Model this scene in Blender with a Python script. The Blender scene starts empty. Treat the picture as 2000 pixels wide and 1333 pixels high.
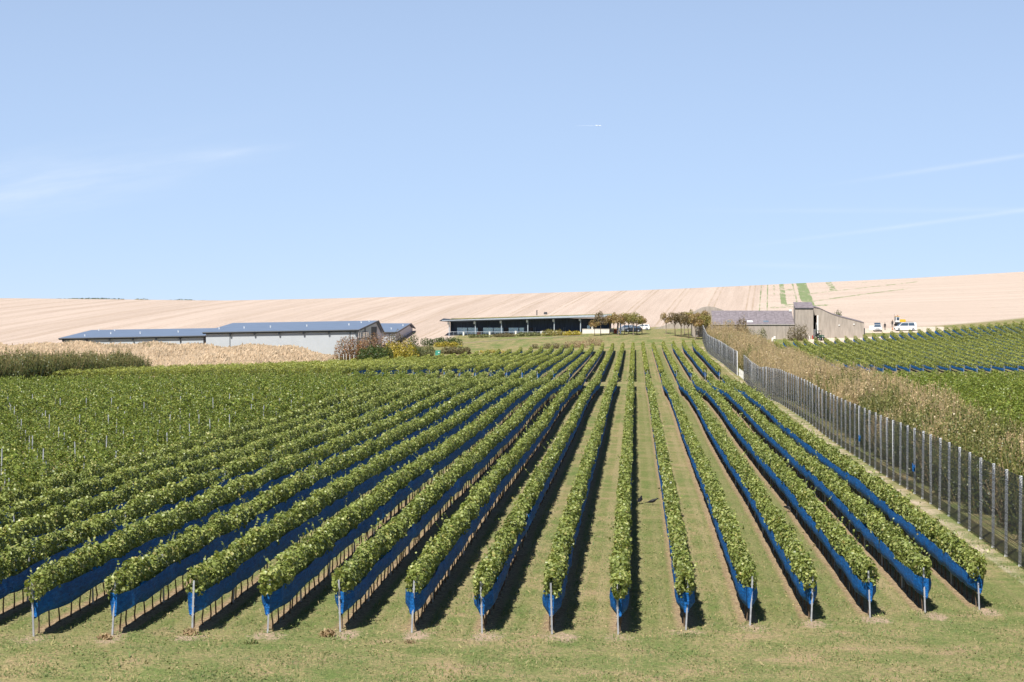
import bpy, math, random
import numpy as np
from mathutils import Vector, Matrix

R = math.radians
SC = bpy.context.scene
COL = SC.collection

# ------------------------------------------------------------------ camera
EYE = Vector((0.0, 0.0, 10.9))
FPX = 3889.0                       # focal length in pixels of the 2000 px wide photograph
YAW = math.atan(241.0 / FPX)
PITCH = math.atan(66.5 / FPX)
cam_d = bpy.data.cameras.new('camera')
cam_d.sensor_width = 36.0
cam_d.lens = 36.0 * FPX / 2000.0
cam_d.clip_start = 0.5
cam_d.clip_end = 30000.0
cam = bpy.data.objects.new('camera', cam_d)
COL.objects.link(cam)
cam.location = EYE
cam.rotation_euler = (math.pi / 2 - PITCH, 0.0, YAW)
SC.camera = cam
SC.render.engine = 'CYCLES'
SC.cycles.max_bounces = 6
SC.cycles.diffuse_bounces = 3
SC.cycles.transparent_max_bounces = 8

CR = Matrix.Rotation(YAW, 3, 'Z') @ Matrix.Rotation(math.pi / 2 - PITCH, 3, 'X')


def ray(px, py):
    d = CR @ Vector(((px - 1000.0) / FPX, -(py - 666.5) / FPX, -1.0))
    return d


def at(px, py, Y):
    """World point seen at photograph pixel (px, py) that stands at depth Y."""
    d = ray(px, py)
    return EYE + d * (Y / d.y)


def xat(px, Y):
    return at(px, 600.0, Y).x


def zat(py, Y, px=1000.0):
    return at(px, py, Y).z


# ------------------------------------------------------------------ light
SUN_EL, SUN_AZ = R(52.0), R(19.0)      # sun behind the camera, a little to its left
SC.view_settings.view_transform = 'Standard'
SC.view_settings.look = 'None'
SC.view_settings.gamma = 1.0
SC.view_settings.use_curve_mapping = False
SC.view_settings.exposure = 0.55
sun_d = bpy.data.lights.new('sun', 'SUN')
sun_d.energy = 5.0
sun_d.angle = R(0.5)
sun_d.color = (1.0, 0.955, 0.88)
sun = bpy.data.objects.new('sun', sun_d)
COL.objects.link(sun)
to_sun = Vector((-math.sin(SUN_AZ) * math.cos(SUN_EL), -math.cos(SUN_AZ) * math.cos(SUN_EL), math.sin(SUN_EL)))
sun.rotation_euler = to_sun.to_track_quat('Z', 'Y').to_euler()
sun.location = (0, 0, 200)


# ------------------------------------------------------------------ node helper
class NT:
    def __init__(self, tree):
        self.t = tree
        tree.nodes.clear()

    def node(self, typ, **kw):
        n = self.t.nodes.new(typ)
        for k, v in kw.items():
            setattr(n, k, v)
        return n

    def put(self, sock, v):
        if isinstance(v, bpy.types.NodeSocket):
            self.t.links.new(v, sock)
        elif v is not None:
            try:
                sock.default_value = v
            except Exception:
                sock.default_value = (*v, 1.0) if len(v) == 3 else v

    def m(self, op, a=None, b=None, c=None, clamp=False):
        n = self.node('ShaderNodeMath', operation=op, use_clamp=clamp)
        for i, v in enumerate((a, b, c)):
            self.put(n.inputs[i], v)
        return n.outputs[0]

    def vm(self, op, a=None, b=None):
        n = self.node('ShaderNodeVectorMath', operation=op)
        self.put(n.inputs[0], a)
        self.put(n.inputs[1], b)
        return n.outputs[0]

    def mix(self, f, a, b, blend='MIX'):
        n = self.node('ShaderNodeMix', data_type='RGBA', blend_type=blend)
        self.put(n.inputs['Factor'], f)
        self.put(n.inputs[6], a if isinstance(a, bpy.types.NodeSocket) else (*a, 1.0))
        self.put(n.inputs[7], b if isinstance(b, bpy.types.NodeSocket) else (*b, 1.0))
        return n.outputs[2]

    def step(self, v, lo, hi, to0=0.0, to1=1.0):
        n = self.node('ShaderNodeMapRange', interpolation_type='SMOOTHSTEP')
        self.put(n.inputs[0], v)
        for i, x in zip((1, 2, 3, 4), (lo, hi, to0, to1)):
            self.put(n.inputs[i], x)
        return n.outputs[0]

    def noise(self, vec, scale, detail=3.0, rough=0.55, dim='3D'):
        n = self.node('ShaderNodeTexNoise', noise_dimensions=dim)
        self.put(n.inputs['Vector'], vec)
        n.inputs['Scale'].default_value = scale
        n.inputs['Detail'].default_value = detail
        n.inputs['Roughness'].default_value = rough
        return n.outputs[0]

    def scale(self, vec, s):
        return self.vm('MULTIPLY', vec, s)

    def ramp(self, f, stops):
        n = self.node('ShaderNodeValToRGB')
        cr = n.color_ramp
        while len(cr.elements) < len(stops):
            cr.elements.new(0.5)
        for e, (p, c) in zip(cr.elements, stops):
            e.position = p
            e.color = (*c, 1.0)
        self.put(n.inputs[0], f)
        return n.outputs[0]

    def attr(self, name):
        n = self.node('ShaderNodeAttribute', attribute_name=name)
        return n.outputs['Fac']

    def pos(self):
        return self.node('ShaderNodeNewGeometry').outputs['Position']

    def island(self):
        return self.node('ShaderNodeNewGeometry').outputs['Random Per Island']

    def sep(self, v):
        n = self.node('ShaderNodeSeparateXYZ')
        self.put(n.inputs[0], v)
        return n.outputs

    def bump(self, h, strength=0.3, dist=0.05):
        n = self.node('ShaderNodeBump')
        n.inputs['Strength'].default_value = strength
        n.inputs['Distance'].default_value = dist
        self.put(n.inputs['Height'], h)
        return n.outputs[0]

    def bsdf(self, col, rough=0.8, spec=0.3, metal=0.0, normal=None):
        n = self.node('ShaderNodeBsdfPrincipled')
        self.put(n.inputs['Base Color'], col)
        self.put(n.inputs['Roughness'], rough)
        self.put(n.inputs['Specular IOR Level'], spec)
        self.put(n.inputs['Metallic'], metal)
        if normal is not None:
            self.put(n.inputs['Normal'], normal)
        return n.outputs[0]

    def out(self, s):
        n = self.node('ShaderNodeOutputMaterial')
        self.t.links.new(s, n.inputs[0])


def new_mat(name):
    m = bpy.data.materials.new(name)
    m.use_nodes = True
    return m, NT(m.node_tree)


# ------------------------------------------------------------------ sky
W = bpy.data.worlds.new('World')
SC.world = W
W.use_nodes = True
t = NT(W.node_tree)
sky = t.node('ShaderNodeTexSky', sky_type='NISHITA')
sky.sun_disc = False
sky.sun_elevation = SUN_EL
sky.sun_rotation = math.pi + SUN_AZ
sky.altitude = 50.0
sky.air_density = 0.5
sky.dust_density = 0.0
sky.ozone_density = 3.0
d = t.node('ShaderNodeTexCoord').outputs['Generated']
sx, sy, sz = t.sep(d)
az = t.m('ARCTAN2', sx, sy)
hor = t.m('SQRT', t.m('ADD', t.m('MULTIPLY', sx, sx), t.m('MULTIPLY', sy, sy)))
el = t.m('DIVIDE', sz, t.m('MAXIMUM', hor, 0.001))
comb = t.node('ShaderNodeCombineXYZ')
t.put(comb.inputs[0], t.m('MULTIPLY', az, 9.0))
t.put(comb.inputs[1], t.m('MULTIPLY', t.m('SUBTRACT', el, t.m('MULTIPLY', az, 0.17)), 60.0))
streak = t.step(t.noise(comb.outputs[0], 1.0, 6.0, 0.6), 0.36, 0.72)


def cirrus(a0, e0, a1, e1, width, amount, fin, fout, soft=0.02):
    sl = (e1 - e0) / (a1 - a0)
    v = t.m('SUBTRACT', el, t.m('ADD', t.m('MULTIPLY', t.m('SUBTRACT', az, a0), sl), e0))
    g = t.m('POWER', 2.718, t.m('MULTIPLY', t.m('POWER', t.m('ABSOLUTE', t.m('DIVIDE', v, width)), 2.0), -1.0))
    f = t.m('MULTIPLY', t.step(az, a0 - soft, a0 + fin), t.step(az, a1 - fout, a1 + soft, 1.0, 0.0))
    return t.m('MULTIPLY', t.m('MULTIPLY', g, f), amount)


def pa(px, py):
    return math.atan((px - 1241) / FPX), (600 - py) / FPX


veil = t.m('ADD', cirrus(*pa(-300, 425), *pa(560, 285), 0.015, 0.24, 0.02, 0.16, 0.04), cirrus(*pa(330, 318), *pa(560, 288), 0.0022, 0.12, 0.03, 0.03, 0.02))
veil = t.m('MULTIPLY', veil, t.m('ADD', 0.35, t.m('MULTIPLY', streak, 0.65)))
veil = t.m('ADD', veil, cirrus(*pa(1620, 364), *pa(2500, 246), 0.0011, 0.2, 0.08, 0.05))
veil = t.m('ADD', veil, cirrus(*pa(1440, 484), *pa(2500, 358), 0.0010, 0.26, 0.12, 0.05))
veil = t.m('ADD', veil, cirrus(*pa(1330, 413), *pa(2400, 418), 0.0012, 0.11, 0.10, 0.05))
veil = t.m('ADD', veil, cirrus(*pa(1440, 517), *pa(1640, 523), 0.0012, 0.14, 0.03, 0.03))
veil = t.m('MULTIPLY', veil, t.m('ADD', 0.5, t.m('MULTIPLY', streak, 0.8)), clamp=True)
base = t.mix(t.step(el, 0.0, 0.55, 0.72, 0.06), sky.outputs[0], (5.45, 7.05, 9.75))          # pale blue haze colour mixed in, strongest at the horizon, fading upwards
bgc = t.mix(veil, base, (9.4, 9.9, 10.6))
bg = t.node('ShaderNodeBackground')
t.put(bg.inputs[0], bgc)
bg.inputs[1].default_value = 0.073
wo = t.node('ShaderNodeOutputWorld')
t.t.links.new(bg.outputs[0], wo.inputs[0])


# ------------------------------------------------------------------ materials
def plain(name, col, rough=0.7, spec=0.3, metal=0.0, var=0.12, scale=3.0, grain=None, bump=0.0):
    m, t = new_mat(name)
    p = t.pos()
    n = t.noise(p if grain is None else t.scale(p, grain), scale, 4.0, 0.6)
    c = t.mix(t.step(n, 0.25, 0.75), tuple(x * (1 - var) for x in col), tuple(min(1.0, x * (1 + var)) for x in col))
    t.out(t.bsdf(c, rough, spec, metal, t.bump(n, 0.4, bump) if bump else None))
    return m


def leafy(name, stops, tips=None, lo=0.76, hi=1.30, trans=0.27, rough=0.42, spec=0.45):
    """Leaves: every leaf its own tone; `tips` is a second set of tones for leaves whose 'tone' attribute is 1."""
    m, t = new_mat(name)
    r = t.island()
    c = t.ramp(r, stops)
    if tips:
        c = t.mix(t.attr('tone'), c, t.ramp(r, tips))
    big = t.noise(t.pos(), 0.8, 3.0, 0.65)
    c = t.mix(1.0, c, t.ramp(big, [(0.32, (lo, lo * 1.04, lo)), (0.68, (hi, hi * .955, hi * .88))]), 'MULTIPLY')
    a = t.bsdf(c, rough, spec)
    tr = t.node('ShaderNodeBsdfTranslucent')
    t.put(tr.inputs[0], t.mix(1.0, c, (1.25, 1.2, 0.6), 'MULTIPLY'))
    mx = t.node('ShaderNodeMixShader')
    mx.inputs[0].default_value = trans
    t.t.links.new(a, mx.inputs[1])
    t.t.links.new(tr.outputs[0], mx.inputs[2])
    t.out(mx.outputs[0])
    return m


VINE = [(0.0, (0.12, 0.158, 0.034)), (0.35, (0.205, 0.255, 0.062)), (0.7, (0.295, 0.34, 0.105)), (0.93, (0.37, 0.395, 0.155)), (1.0, (0.35, 0.30, 0.11))]
M = {}
M['vine'] = leafy('vine_leaves', VINE)
M['vine_rough'] = leafy('unnetted_vine_leaves', lo=0.52, hi=1.5, stops=[(0.0, (0.085, 0.13, 0.022)), (0.4, (0.145, 0.20, 0.036)), (0.8, (0.215, 0.262, 0.058)), (1.0, (0.34, 0.335, 0.10))])
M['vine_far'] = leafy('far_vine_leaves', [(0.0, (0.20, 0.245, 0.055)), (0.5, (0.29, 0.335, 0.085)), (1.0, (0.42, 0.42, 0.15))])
M['vine_bright'] = leafy('fresh_vine_leaves', [(0.0, (0.10, 0.15, 0.022)), (0.5, (0.17, 0.225, 0.038)), (1.0, (0.27, 0.30, 0.075))])
M['bark'] = plain('vine_bark', (0.12, 0.085, 0.06), 0.9, 0.1, var=0.35, scale=9)
M['path_stone'] = plain('tan_path', (0.36, 0.29, 0.22), 0.9, 0.1, var=0.15, scale=1.5)
M['bark_pale'] = plain('pale_bark', (0.26, 0.21, 0.17), 0.9, 0.1, var=0.3, scale=5)
M['steel'] = plain('galvanised_steel', (0.36, 0.37, 0.40), 0.5, 0.5, 0.25, var=0.2, scale=5)
M['post_steel'] = plain('bright_galvanised_post', (0.72, 0.735, 0.76), 0.5, 0.5, 0.1, var=0.1, scale=4)
M['strip'] = plain('black_plastic_strip', (0.022, 0.022, 0.025), 0.6, 0.3)
M['white'] = plain('white_paint', (0.76, 0.76, 0.74), 0.5, 0.4, var=0.05)
M['cladding'] = plain('pale_grey_cladding', (0.425, 0.45, 0.475), 0.55, 0.35, var=0.035, scale=0.6)
M['cladding_shade_side'] = plain('shade_side_cladding', (0.56, 0.53, 0.56), 0.6, 0.3, var=0.06, scale=0.8)  # violet-grey of the shaded gables put into the colour, lightened against that shade
M['roof_blue'] = plain('slate_blue_roof_sheet', (0.165, 0.215, 0.305), 0.42, 0.5, 0.1, var=0.07, scale=0.4)
M['gutter'] = plain('dark_gutter_metal', (0.028, 0.033, 0.042), 0.5, 0.4)
M['ridge'] = plain('brown_grey_trim', (0.12, 0.10, 0.10), 0.6, 0.3)
M['louvre'] = plain('charcoal_louvre', (0.05, 0.052, 0.06), 0.6, 0.3)
M['dark_wall'] = plain('dark_timber_wall', (0.10, 0.125, 0.18), 0.7, 0.2, var=0.3, scale=1.2, grain=(6, 6, 0.4))
M['soffit'] = plain('grey_fascia_metal', (0.38, 0.43, 0.48), 0.45, 0.4)
M['sedum'] = plain('sedum_roof', (0.22, 0.20, 0.09), 0.95, 0.05, var=0.4, scale=1.5)
M['concrete'] = plain('weathered_concrete', (0.35, 0.305, 0.262), 0.9, 0.15, var=0.17, scale=0.9, grain=(2.2, 2.2, 0.35))
M['concrete_pale'] = plain('pale_concrete', (0.52, 0.49, 0.45), 0.9, 0.15, var=0.08, scale=1.5)
M['slate'] = plain('grey_violet_fibre_roof', (0.205, 0.18, 0.195), 0.85, 0.2, var=0.25, scale=1.4)
M['chalk'] = plain('white_render_wall', (0.70, 0.66, 0.60), 0.9, 0.1, var=0.08, scale=2)
M['rubber'] = plain('black_rubber', (0.016, 0.016, 0.017), 0.8, 0.2)
M['silver'] = plain('silver_car_paint', (0.42, 0.45, 0.50), 0.25, 0.5, 0.5, var=0.03)
M['dark_paint'] = plain('dark_blue_car_paint', (0.025, 0.03, 0.045), 0.25, 0.6, 0.1, var=0.03)
M['white_paint'] = plain('white_car_paint', (0.78, 0.78, 0.77), 0.25, 0.5, var=0.02)
M['yellow'] = plain('yellow_machine_paint', (0.68, 0.40, 0.035), 0.4, 0.5, var=0.08)
M['red'] = plain('faded_red_paint', (0.36, 0.06, 0.04), 0.6, 0.3)
M['orange'] = plain('orange_brown_paint', (0.42, 0.14, 0.05), 0.6, 0.3)
M['teal'] = plain('green_teal_plastic', (0.06, 0.30, 0.23), 0.5, 0.4)
M['green_paint'] = plain('dark_green_machine_paint', (0.04, 0.09, 0.06), 0.4, 0.4)
M['lamp_red'] = plain('red_lamp_plastic', (0.5, 0.02, 0.02), 0.3, 0.5)
M['lamp_clear'] = plain('clear_lamp_plastic', (0.7, 0.7, 0.68), 0.2, 0.5)
M['skin'] = plain('skin', (0.50, 0.31, 0.22), 0.6, 0.3, var=0.04)
M['cloth_dark'] = plain('dark_cloth', (0.03, 0.032, 0.04), 0.9, 0.1)
M['cloth_grey'] = plain('grey_cloth', (0.16, 0.15, 0.15), 0.9, 0.1)
M['hair'] = plain('dark_hair', (0.03, 0.02, 0.015), 0.7, 0.2)
M['crow'] = plain('black_feathers', (0.010, 0.010, 0.013), 0.45, 0.4)
M['brick_red'] = plain('terracotta', (0.33, 0.10, 0.06), 0.8, 0.2)

m, t = new_mat('window_glass')
g = t.bsdf((0.05, 0.08, 0.12), 0.08, 0.9)
t.out(g)
M['glass'] = m
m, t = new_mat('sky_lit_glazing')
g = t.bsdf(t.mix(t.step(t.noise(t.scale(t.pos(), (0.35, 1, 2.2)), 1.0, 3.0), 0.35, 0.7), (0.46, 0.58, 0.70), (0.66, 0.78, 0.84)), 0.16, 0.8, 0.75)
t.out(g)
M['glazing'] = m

m, t = new_mat('blue_bird_netting')
p = t.pos()
n1 = t.noise(t.scale(p, (6, 1.2, 6)), 2.0, 5.0, 0.7)
n2 = t.noise(p, 42.0, 2.0, 0.7)
c = t.mix(t.step(t.m('ADD', t.m('MULTIPLY', n1, 0.6), t.m('MULTIPLY', n2, 0.4)), 0.34, 0.66), (0.003, 0.068, 0.27), (0.018, 0.235, 0.70))
c = t.mix(t.step(t.noise(t.scale(p, (3, 0.8, 9)), 1.6, 5.0, 0.75), 0.56, 0.72, 0.0, 0.55), c, (0.05, 0.235, 0.56))
a = t.bsdf(c, 0.55, 0.25, 0.0, t.bump(t.noise(t.scale(p, (3, 0.8, 9)), 1.6, 5.0, 0.75), 0.9, 0.12))
tr = t.node('ShaderNodeBsdfTranslucent')
t.put(tr.inputs[0], c)
mx = t.node('ShaderNodeMixShader')
mx.inputs[0].default_value = 0.22
t.t.links.new(a, mx.inputs[1])
t.t.links.new(tr.outputs[0], mx.inputs[2])
t.out(mx.outputs[0])
M['net'] = m


# ------------------------------------------------------------------ mesh helpers
class MB:
    """Collects shapes; build() links them as ONE mesh object."""
    def __init__(s):
        s.v, s.f, s.k = [], [], []
        s.cur = 0

    def add(s, vs, fs):
        b = len(s.v)
        s.v += [tuple(x) for x in vs]
        s.f += [[b + i for i in f] for f in fs]
        s.k += [s.cur] * len(fs)
        return s

    def box(s, c, d, rz=0.0, taper=1.0, bev=0.0):
        hx, hy, hz = d[0] / 2, d[1] / 2, d[2] / 2
        if bev <= 0:
            vs = [Vector((x * hx * (taper if z > 0 else 1), y * hy * (taper if z > 0 else 1), z * hz)) for z in (-1, 1) for y in (-1, 1) for x in (-1, 1)]
            fs = [(0, 2, 3, 1), (4, 5, 7, 6), (0, 1, 5, 4), (2, 6, 7, 3), (0, 4, 6, 2), (1, 3, 7, 5)]
        else:
            ring = []
            b = min(bev, hx * 0.9, hy * 0.9, hz * 0.9)
            vs = []
            for z, i in ((-hz, b), (-hz + b, 0), (hz - b, 0), (hz, b)):
                tp = taper if z > 0 else 1
                X, Y = hx * tp - i, hy * tp - i
                q = b * 0.7
                vs += [Vector(p) for p in ((-X + q, -Y, z), (X - q, -Y, z), (X, -Y + q, z), (X, Y - q, z), (X - q, Y, z), (-X + q, Y, z), (-X, Y - q, z), (-X, -Y + q, z))]
            fs = [tuple(range(7, -1, -1)), tuple(range(24, 32))]
            for r in range(3):
                for i in range(8):
                    j = (i + 1) % 8
                    fs.append((r * 8 + i, r * 8 + j, r * 8 + 8 + j, r * 8 + 8 + i))
        m = Matrix.Rotation(rz, 3, 'Z')
        return s.add([m @ v + Vector(c) for v in vs], fs)

    def tube(s, pts, rads, n=6, cap=True):
        pts = [Vector(p) for p in pts]
        if not hasattr(rads, '__len__'):
            rads = [rads] * len(pts)
        vs, fs = [], []
        for i, p in enumerate(pts):
            dv = (pts[min(i + 1, len(pts) - 1)] - pts[max(i - 1, 0)]).normalized()
            a = dv.orthogonal() if abs(dv.z) > 0.99 else dv.cross(Vector((0, 0, 1)))
            a.normalize()
            b = dv.cross(a)
            for j in range(n):
                th = 2 * math.pi * j / n
                vs.append(p + (a * math.cos(th) + b * math.sin(th)) * rads[i])
        for i in range(len(pts) - 1):
            for j in range(n):
                k = (j + 1) % n
                fs.append((i * n + j, i * n + k, i * n + n + k, i * n + n + j))
        if cap:
            fs.append(tuple(range(n - 1, -1, -1)))
            fs.append(tuple(range((len(pts) - 1) * n, len(pts) * n)))
        return s.add(vs, fs)

    def prism(s, poly, axis, a, b):
        """Polygon (2D) extruded along axis 'x', 'y' or 'z' from a to b."""
        n = len(poly)
        def P(p, q):
            return {'x': (q, p[0], p[1]), 'y': (p[0], q, p[1]), 'z': (p[0], p[1], q)}[axis]
        vs = [P(p, a) for p in poly] + [P(p, b) for p in poly]
        fs = [tuple(range(n - 1, -1, -1)), tuple(range(n, 2 * n))] + [(i, (i + 1) % n, n + (i + 1) % n, n + i) for i in range(n)]
        return s.add(vs, fs)

    def quadslab(s, a, b, c, d, th):
        """Four corners given a thickness downwards/backwards along their normal."""
        a, b, c, d = map(Vector, (a, b, c, d))
        n = (b - a).cross(d - a).normalized() * th
        vs = [a, b, c, d, a - n, b - n, c - n, d - n]
        return s.add(vs, [(0, 1, 2, 3), (7, 6, 5, 4), (0, 4, 5, 1), (1, 5, 6, 2), (2, 6, 7, 3), (3, 7, 4, 0)])

    def rings(s, rings, cap=True):
        n = len(rings[0])
        vs = [p for r in rings for p in r]
        fs = []
        for i in range(len(rings) - 1):
            for j in range(n):
                k = (j + 1) % n
                fs.append((i * n + j, i * n + k, i * n + n + k, i * n + n + j))
        if cap:
            fs += [tuple(range(n - 1, -1, -1)), tuple(range((len(rings) - 1) * n, len(rings) * n))]
        return s.add(vs, fs)

    def mesh(s, name, mats):
        me = bpy.data.meshes.new(name)
        me.from_pydata(s.v, [], s.f)
        for m_ in (mats if isinstance(mats, (list, tuple)) else [mats]):
            me.materials.append(m_)
        if any(s.k):
            me.polygons.foreach_set('material_index', s.k)
        me.update()
        import bmesh
        bm = bmesh.new()
        bm.from_mesh(me)
        bmesh.ops.recalc_face_normals(bm, faces=bm.faces)
        bm.to_mesh(me)
        bm.free()
        return me

    def build(s, name, mats, parent=None, smooth=False):
        me = s.mesh(name, mats)
        if smooth:
            me.polygons.foreach_set('use_smooth', [True] * len(me.polygons))
        return put(name, me, parent)


def put(name, me, parent=None, loc=None, rz=None):
    o = bpy.data.objects.new(name, me)
    COL.objects.link(o)
    if parent is not None:
        o.parent = parent
    if loc is not None:
        o.location = loc
    if rz is not None:
        o.rotation_euler = (0, 0, rz)
    return o


def tag(o, label, cat, group=None):
    o['label'] = label
    o['category'] = cat
    if group:
        o['group'] = group
    return o


def thing(name, label, cat, loc=(0, 0, 0), rz=0.0, group=None):
    o = put(name, None, None, loc, rz)
    o.empty_display_size = 0.3
    return tag(o, label, cat, group)


def kind(o, k):
    o['kind'] = k
    return o


UNITS = ['', 'first', 'second', 'third', 'fourth', 'fifth', 'sixth', 'seventh', 'eighth', 'ninth', 'tenth', 'eleventh', 'twelfth', 'thirteenth', 'fourteenth', 'fifteenth', 'sixteenth', 'seventeenth', 'eighteenth', 'nineteenth']
TENS = {2: ('twentieth', 'twenty'), 3: ('thirtieth', 'thirty'), 4: ('fortieth', 'forty'), 5: ('fiftieth', 'fifty'), 6: ('sixtieth', 'sixty')}


def nth(n):
    if n < 20:
        return UNITS[n]
    a, b = divmod(n, 10)
    return TENS[a][0] if b == 0 else TENS[a][1] + '-' + UNITS[b]


def raw_mesh(name, V, F, mat, tone=None):
    """Mesh from numpy arrays; F is (n, 4) quads."""
    me = bpy.data.meshes.new(name)
    nv, nf, w = len(V), len(F), F.shape[1]
    me.vertices.add(nv)
    me.vertices.foreach_set('co', np.ascontiguousarray(V, dtype=np.float32).ravel())
    me.loops.add(nf * w)
    me.loops.foreach_set('vertex_index', np.ascontiguousarray(F, dtype=np.int32).ravel())
    me.polygons.add(nf)
    me.polygons.foreach_set('loop_start', np.arange(0, nf * w, w, dtype=np.int32))
    me.polygons.foreach_set('loop_total', np.full(nf, w, dtype=np.int32))
    if tone is not None:
        at_ = me.attributes.new('tone', 'FLOAT', 'POINT')
        at_.data.foreach_set('value', np.ascontiguousarray(tone, dtype=np.float32))
    me.materials.append(mat)
    me.update(calc_edges=True)
    me.validate()
    return me


LOBED = np.array([(0, -.42, 0), (-.52, -.12, .13), (-.34, .30, .10), (0, .56, -.06), (.34, .30, .10), (.52, -.12, .13)])
LOBED_F = np.array([(0, 3, 2, 1), (0, 5, 4, 3)])
DIAM = np.array([(0, -.52, 0), (.46, 0, .10), (0, .52, 0), (-.46, 0, .10)])
DIAM_F = np.array([(0, 1, 2, 3)])
NEEDLE = np.array([(-.16, -.5, 0), (.16, -.5, .03), (.10, .5, 0), (-.10, .5, .03)])


def leaf_arrays(rng, C, Nrm, S, shape='diam', updir=None):
    """Vertex/face arrays of one leaf per centre C, facing Nrm, sized S."""
    base, faces = {'lobed': (LOBED, LOBED_F), 'diam': (DIAM, DIAM_F), 'needle': (NEEDLE, DIAM_F)}[shape]
    n = len(C)
    Nrm = Nrm / np.maximum(np.linalg.norm(Nrm, axis=1, keepdims=True), 1e-6)
    A = rng.normal(size=(n, 3)) if updir is None else updir
    A = A - Nrm * (A * Nrm).sum(1, keepdims=True)
    A /= np.maximum(np.linalg.norm(A, axis=1, keepdims=True), 1e-6)
    B = np.cross(A, Nrm)
    sx = S * rng.uniform(0.85, 1.15, n)
    V = (C[:, None, :] + base[None, :, 0, None] * (B * sx[:, None])[:, None, :] + base[None, :, 1, None] * (A * S[:, None])[:, None, :] + base[None, :, 2, None] * (Nrm * S[:, None])[:, None, :])
    k = len(base)
    F = faces[None] + (np.arange(n) * k)[:, None, None]
    return V.reshape(-1, 3), F.reshape(-1, 4), k


def join_arrays(parts):
    Vs, Fs, Ts, b = [], [], [], 0
    for V, F, T in parts:
        Vs.append(V); Fs.append(F + b); Ts.append(T)
        b += len(V)
    return np.concatenate(Vs), np.concatenate(Fs), np.concatenate(Ts)


def stems_arrays(P0, P1, r):
    """Thin square-section stems from P0 to P1 (n x 3)."""
    n = len(P0)
    o = np.array([(-1, -1, 0), (1, -1, 0), (1, 1, 0), (-1, 1, 0)], dtype=float)
    r = np.broadcast_to(np.asarray(r, dtype=float), (n,))
    V = np.concatenate([P0[:, None, :] + o[None] * r[:, None, None], P1[:, None, :] + o[None] * (r * 0.45)[:, None, None]], axis=1)
    f = np.array([(0, 1, 5, 4), (1, 2, 6, 5), (2, 3, 7, 6), (3, 0, 4, 7)])
    F = f[None] + (np.arange(n) * 8)[:, None, None]
    return V.reshape(-1, 3), F.reshape(-1, 4), 8


def smooth1(rng, L, stepm):
    k = int(L / stepm) + 4
    a = rng.uniform(-1, 1, k)
    def f(y):
        q = np.clip(np.asarray(y) / stepm, 0, k - 2.001)
        i = q.astype(int)
        w = q - i
        w = w * w * (3 - 2 * w)
        return a[i] * (1 - w) + a[i + 1] * w
    return f


# ------------------------------------------------------------------ terrain
PITCHX, X0ROW = 2.25, -0.53


def fence_x(y):
    return np.interp(y, [0, 300, 470], [16.85, 16.85, 15.55])


def row_x(k):
    return X0ROW + PITCHX * k


ZP_Y = np.array([50, 66, 82, 102, 130, 160, 192, 222, 244, 262, 280, 300, 330], float)
ZP_Z = np.array([0, 0, .10, .22, .06, .0, .26, .22, -.15, -.62, -.42, .0, .05], float)


def smooth_interp(y, xs, zs):
    y = np.clip(y, xs[0], xs[-1])
    i = np.clip(np.searchsorted(xs, y, 'right') - 1, 0, len(xs) - 2)
    w = (y - xs[i]) / (xs[i + 1] - xs[i])
    w = w * w * (3 - 2 * w)
    return zs[i] * (1 - w) + zs[i + 1] * w


def zp(y):
    return smooth_interp(np.asarray(y, float), ZP_Y, ZP_Z)


def front_y(x):
    return np.interp(x, [-60, -18.5, -9.5, -0.5, 4.0, 8.5, 13.0, 30], [60, 60.4, 64.0, 66.1, 69.5, 72.6, 76.0, 78])


def lane_y(x):
    return np.interp(x, [-100, -25, -14, -7, 0, 6, 13, 20], [291, 285, 285, 288, 292, 299, 309, 313])


def tilt(x):
    return np.interp(x, [-60, -20, 14, 40, 70, 110], [.75, .78, -.56, -.62, -.5, -.3])


def tilt_far(x):
    """Cross slope at the lower end of the block, by the cross lane."""
    return np.interp(x, [-95, -55, -18, 0, 14, 40, 70, 110], [-.75, 0.05, .36, 0.0, -.56, -.62, -.6, -.4])


def row_pitch(x):
    return math.atan(float(tilt_far(x) - tilt(x)) / 225.0)


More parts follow.
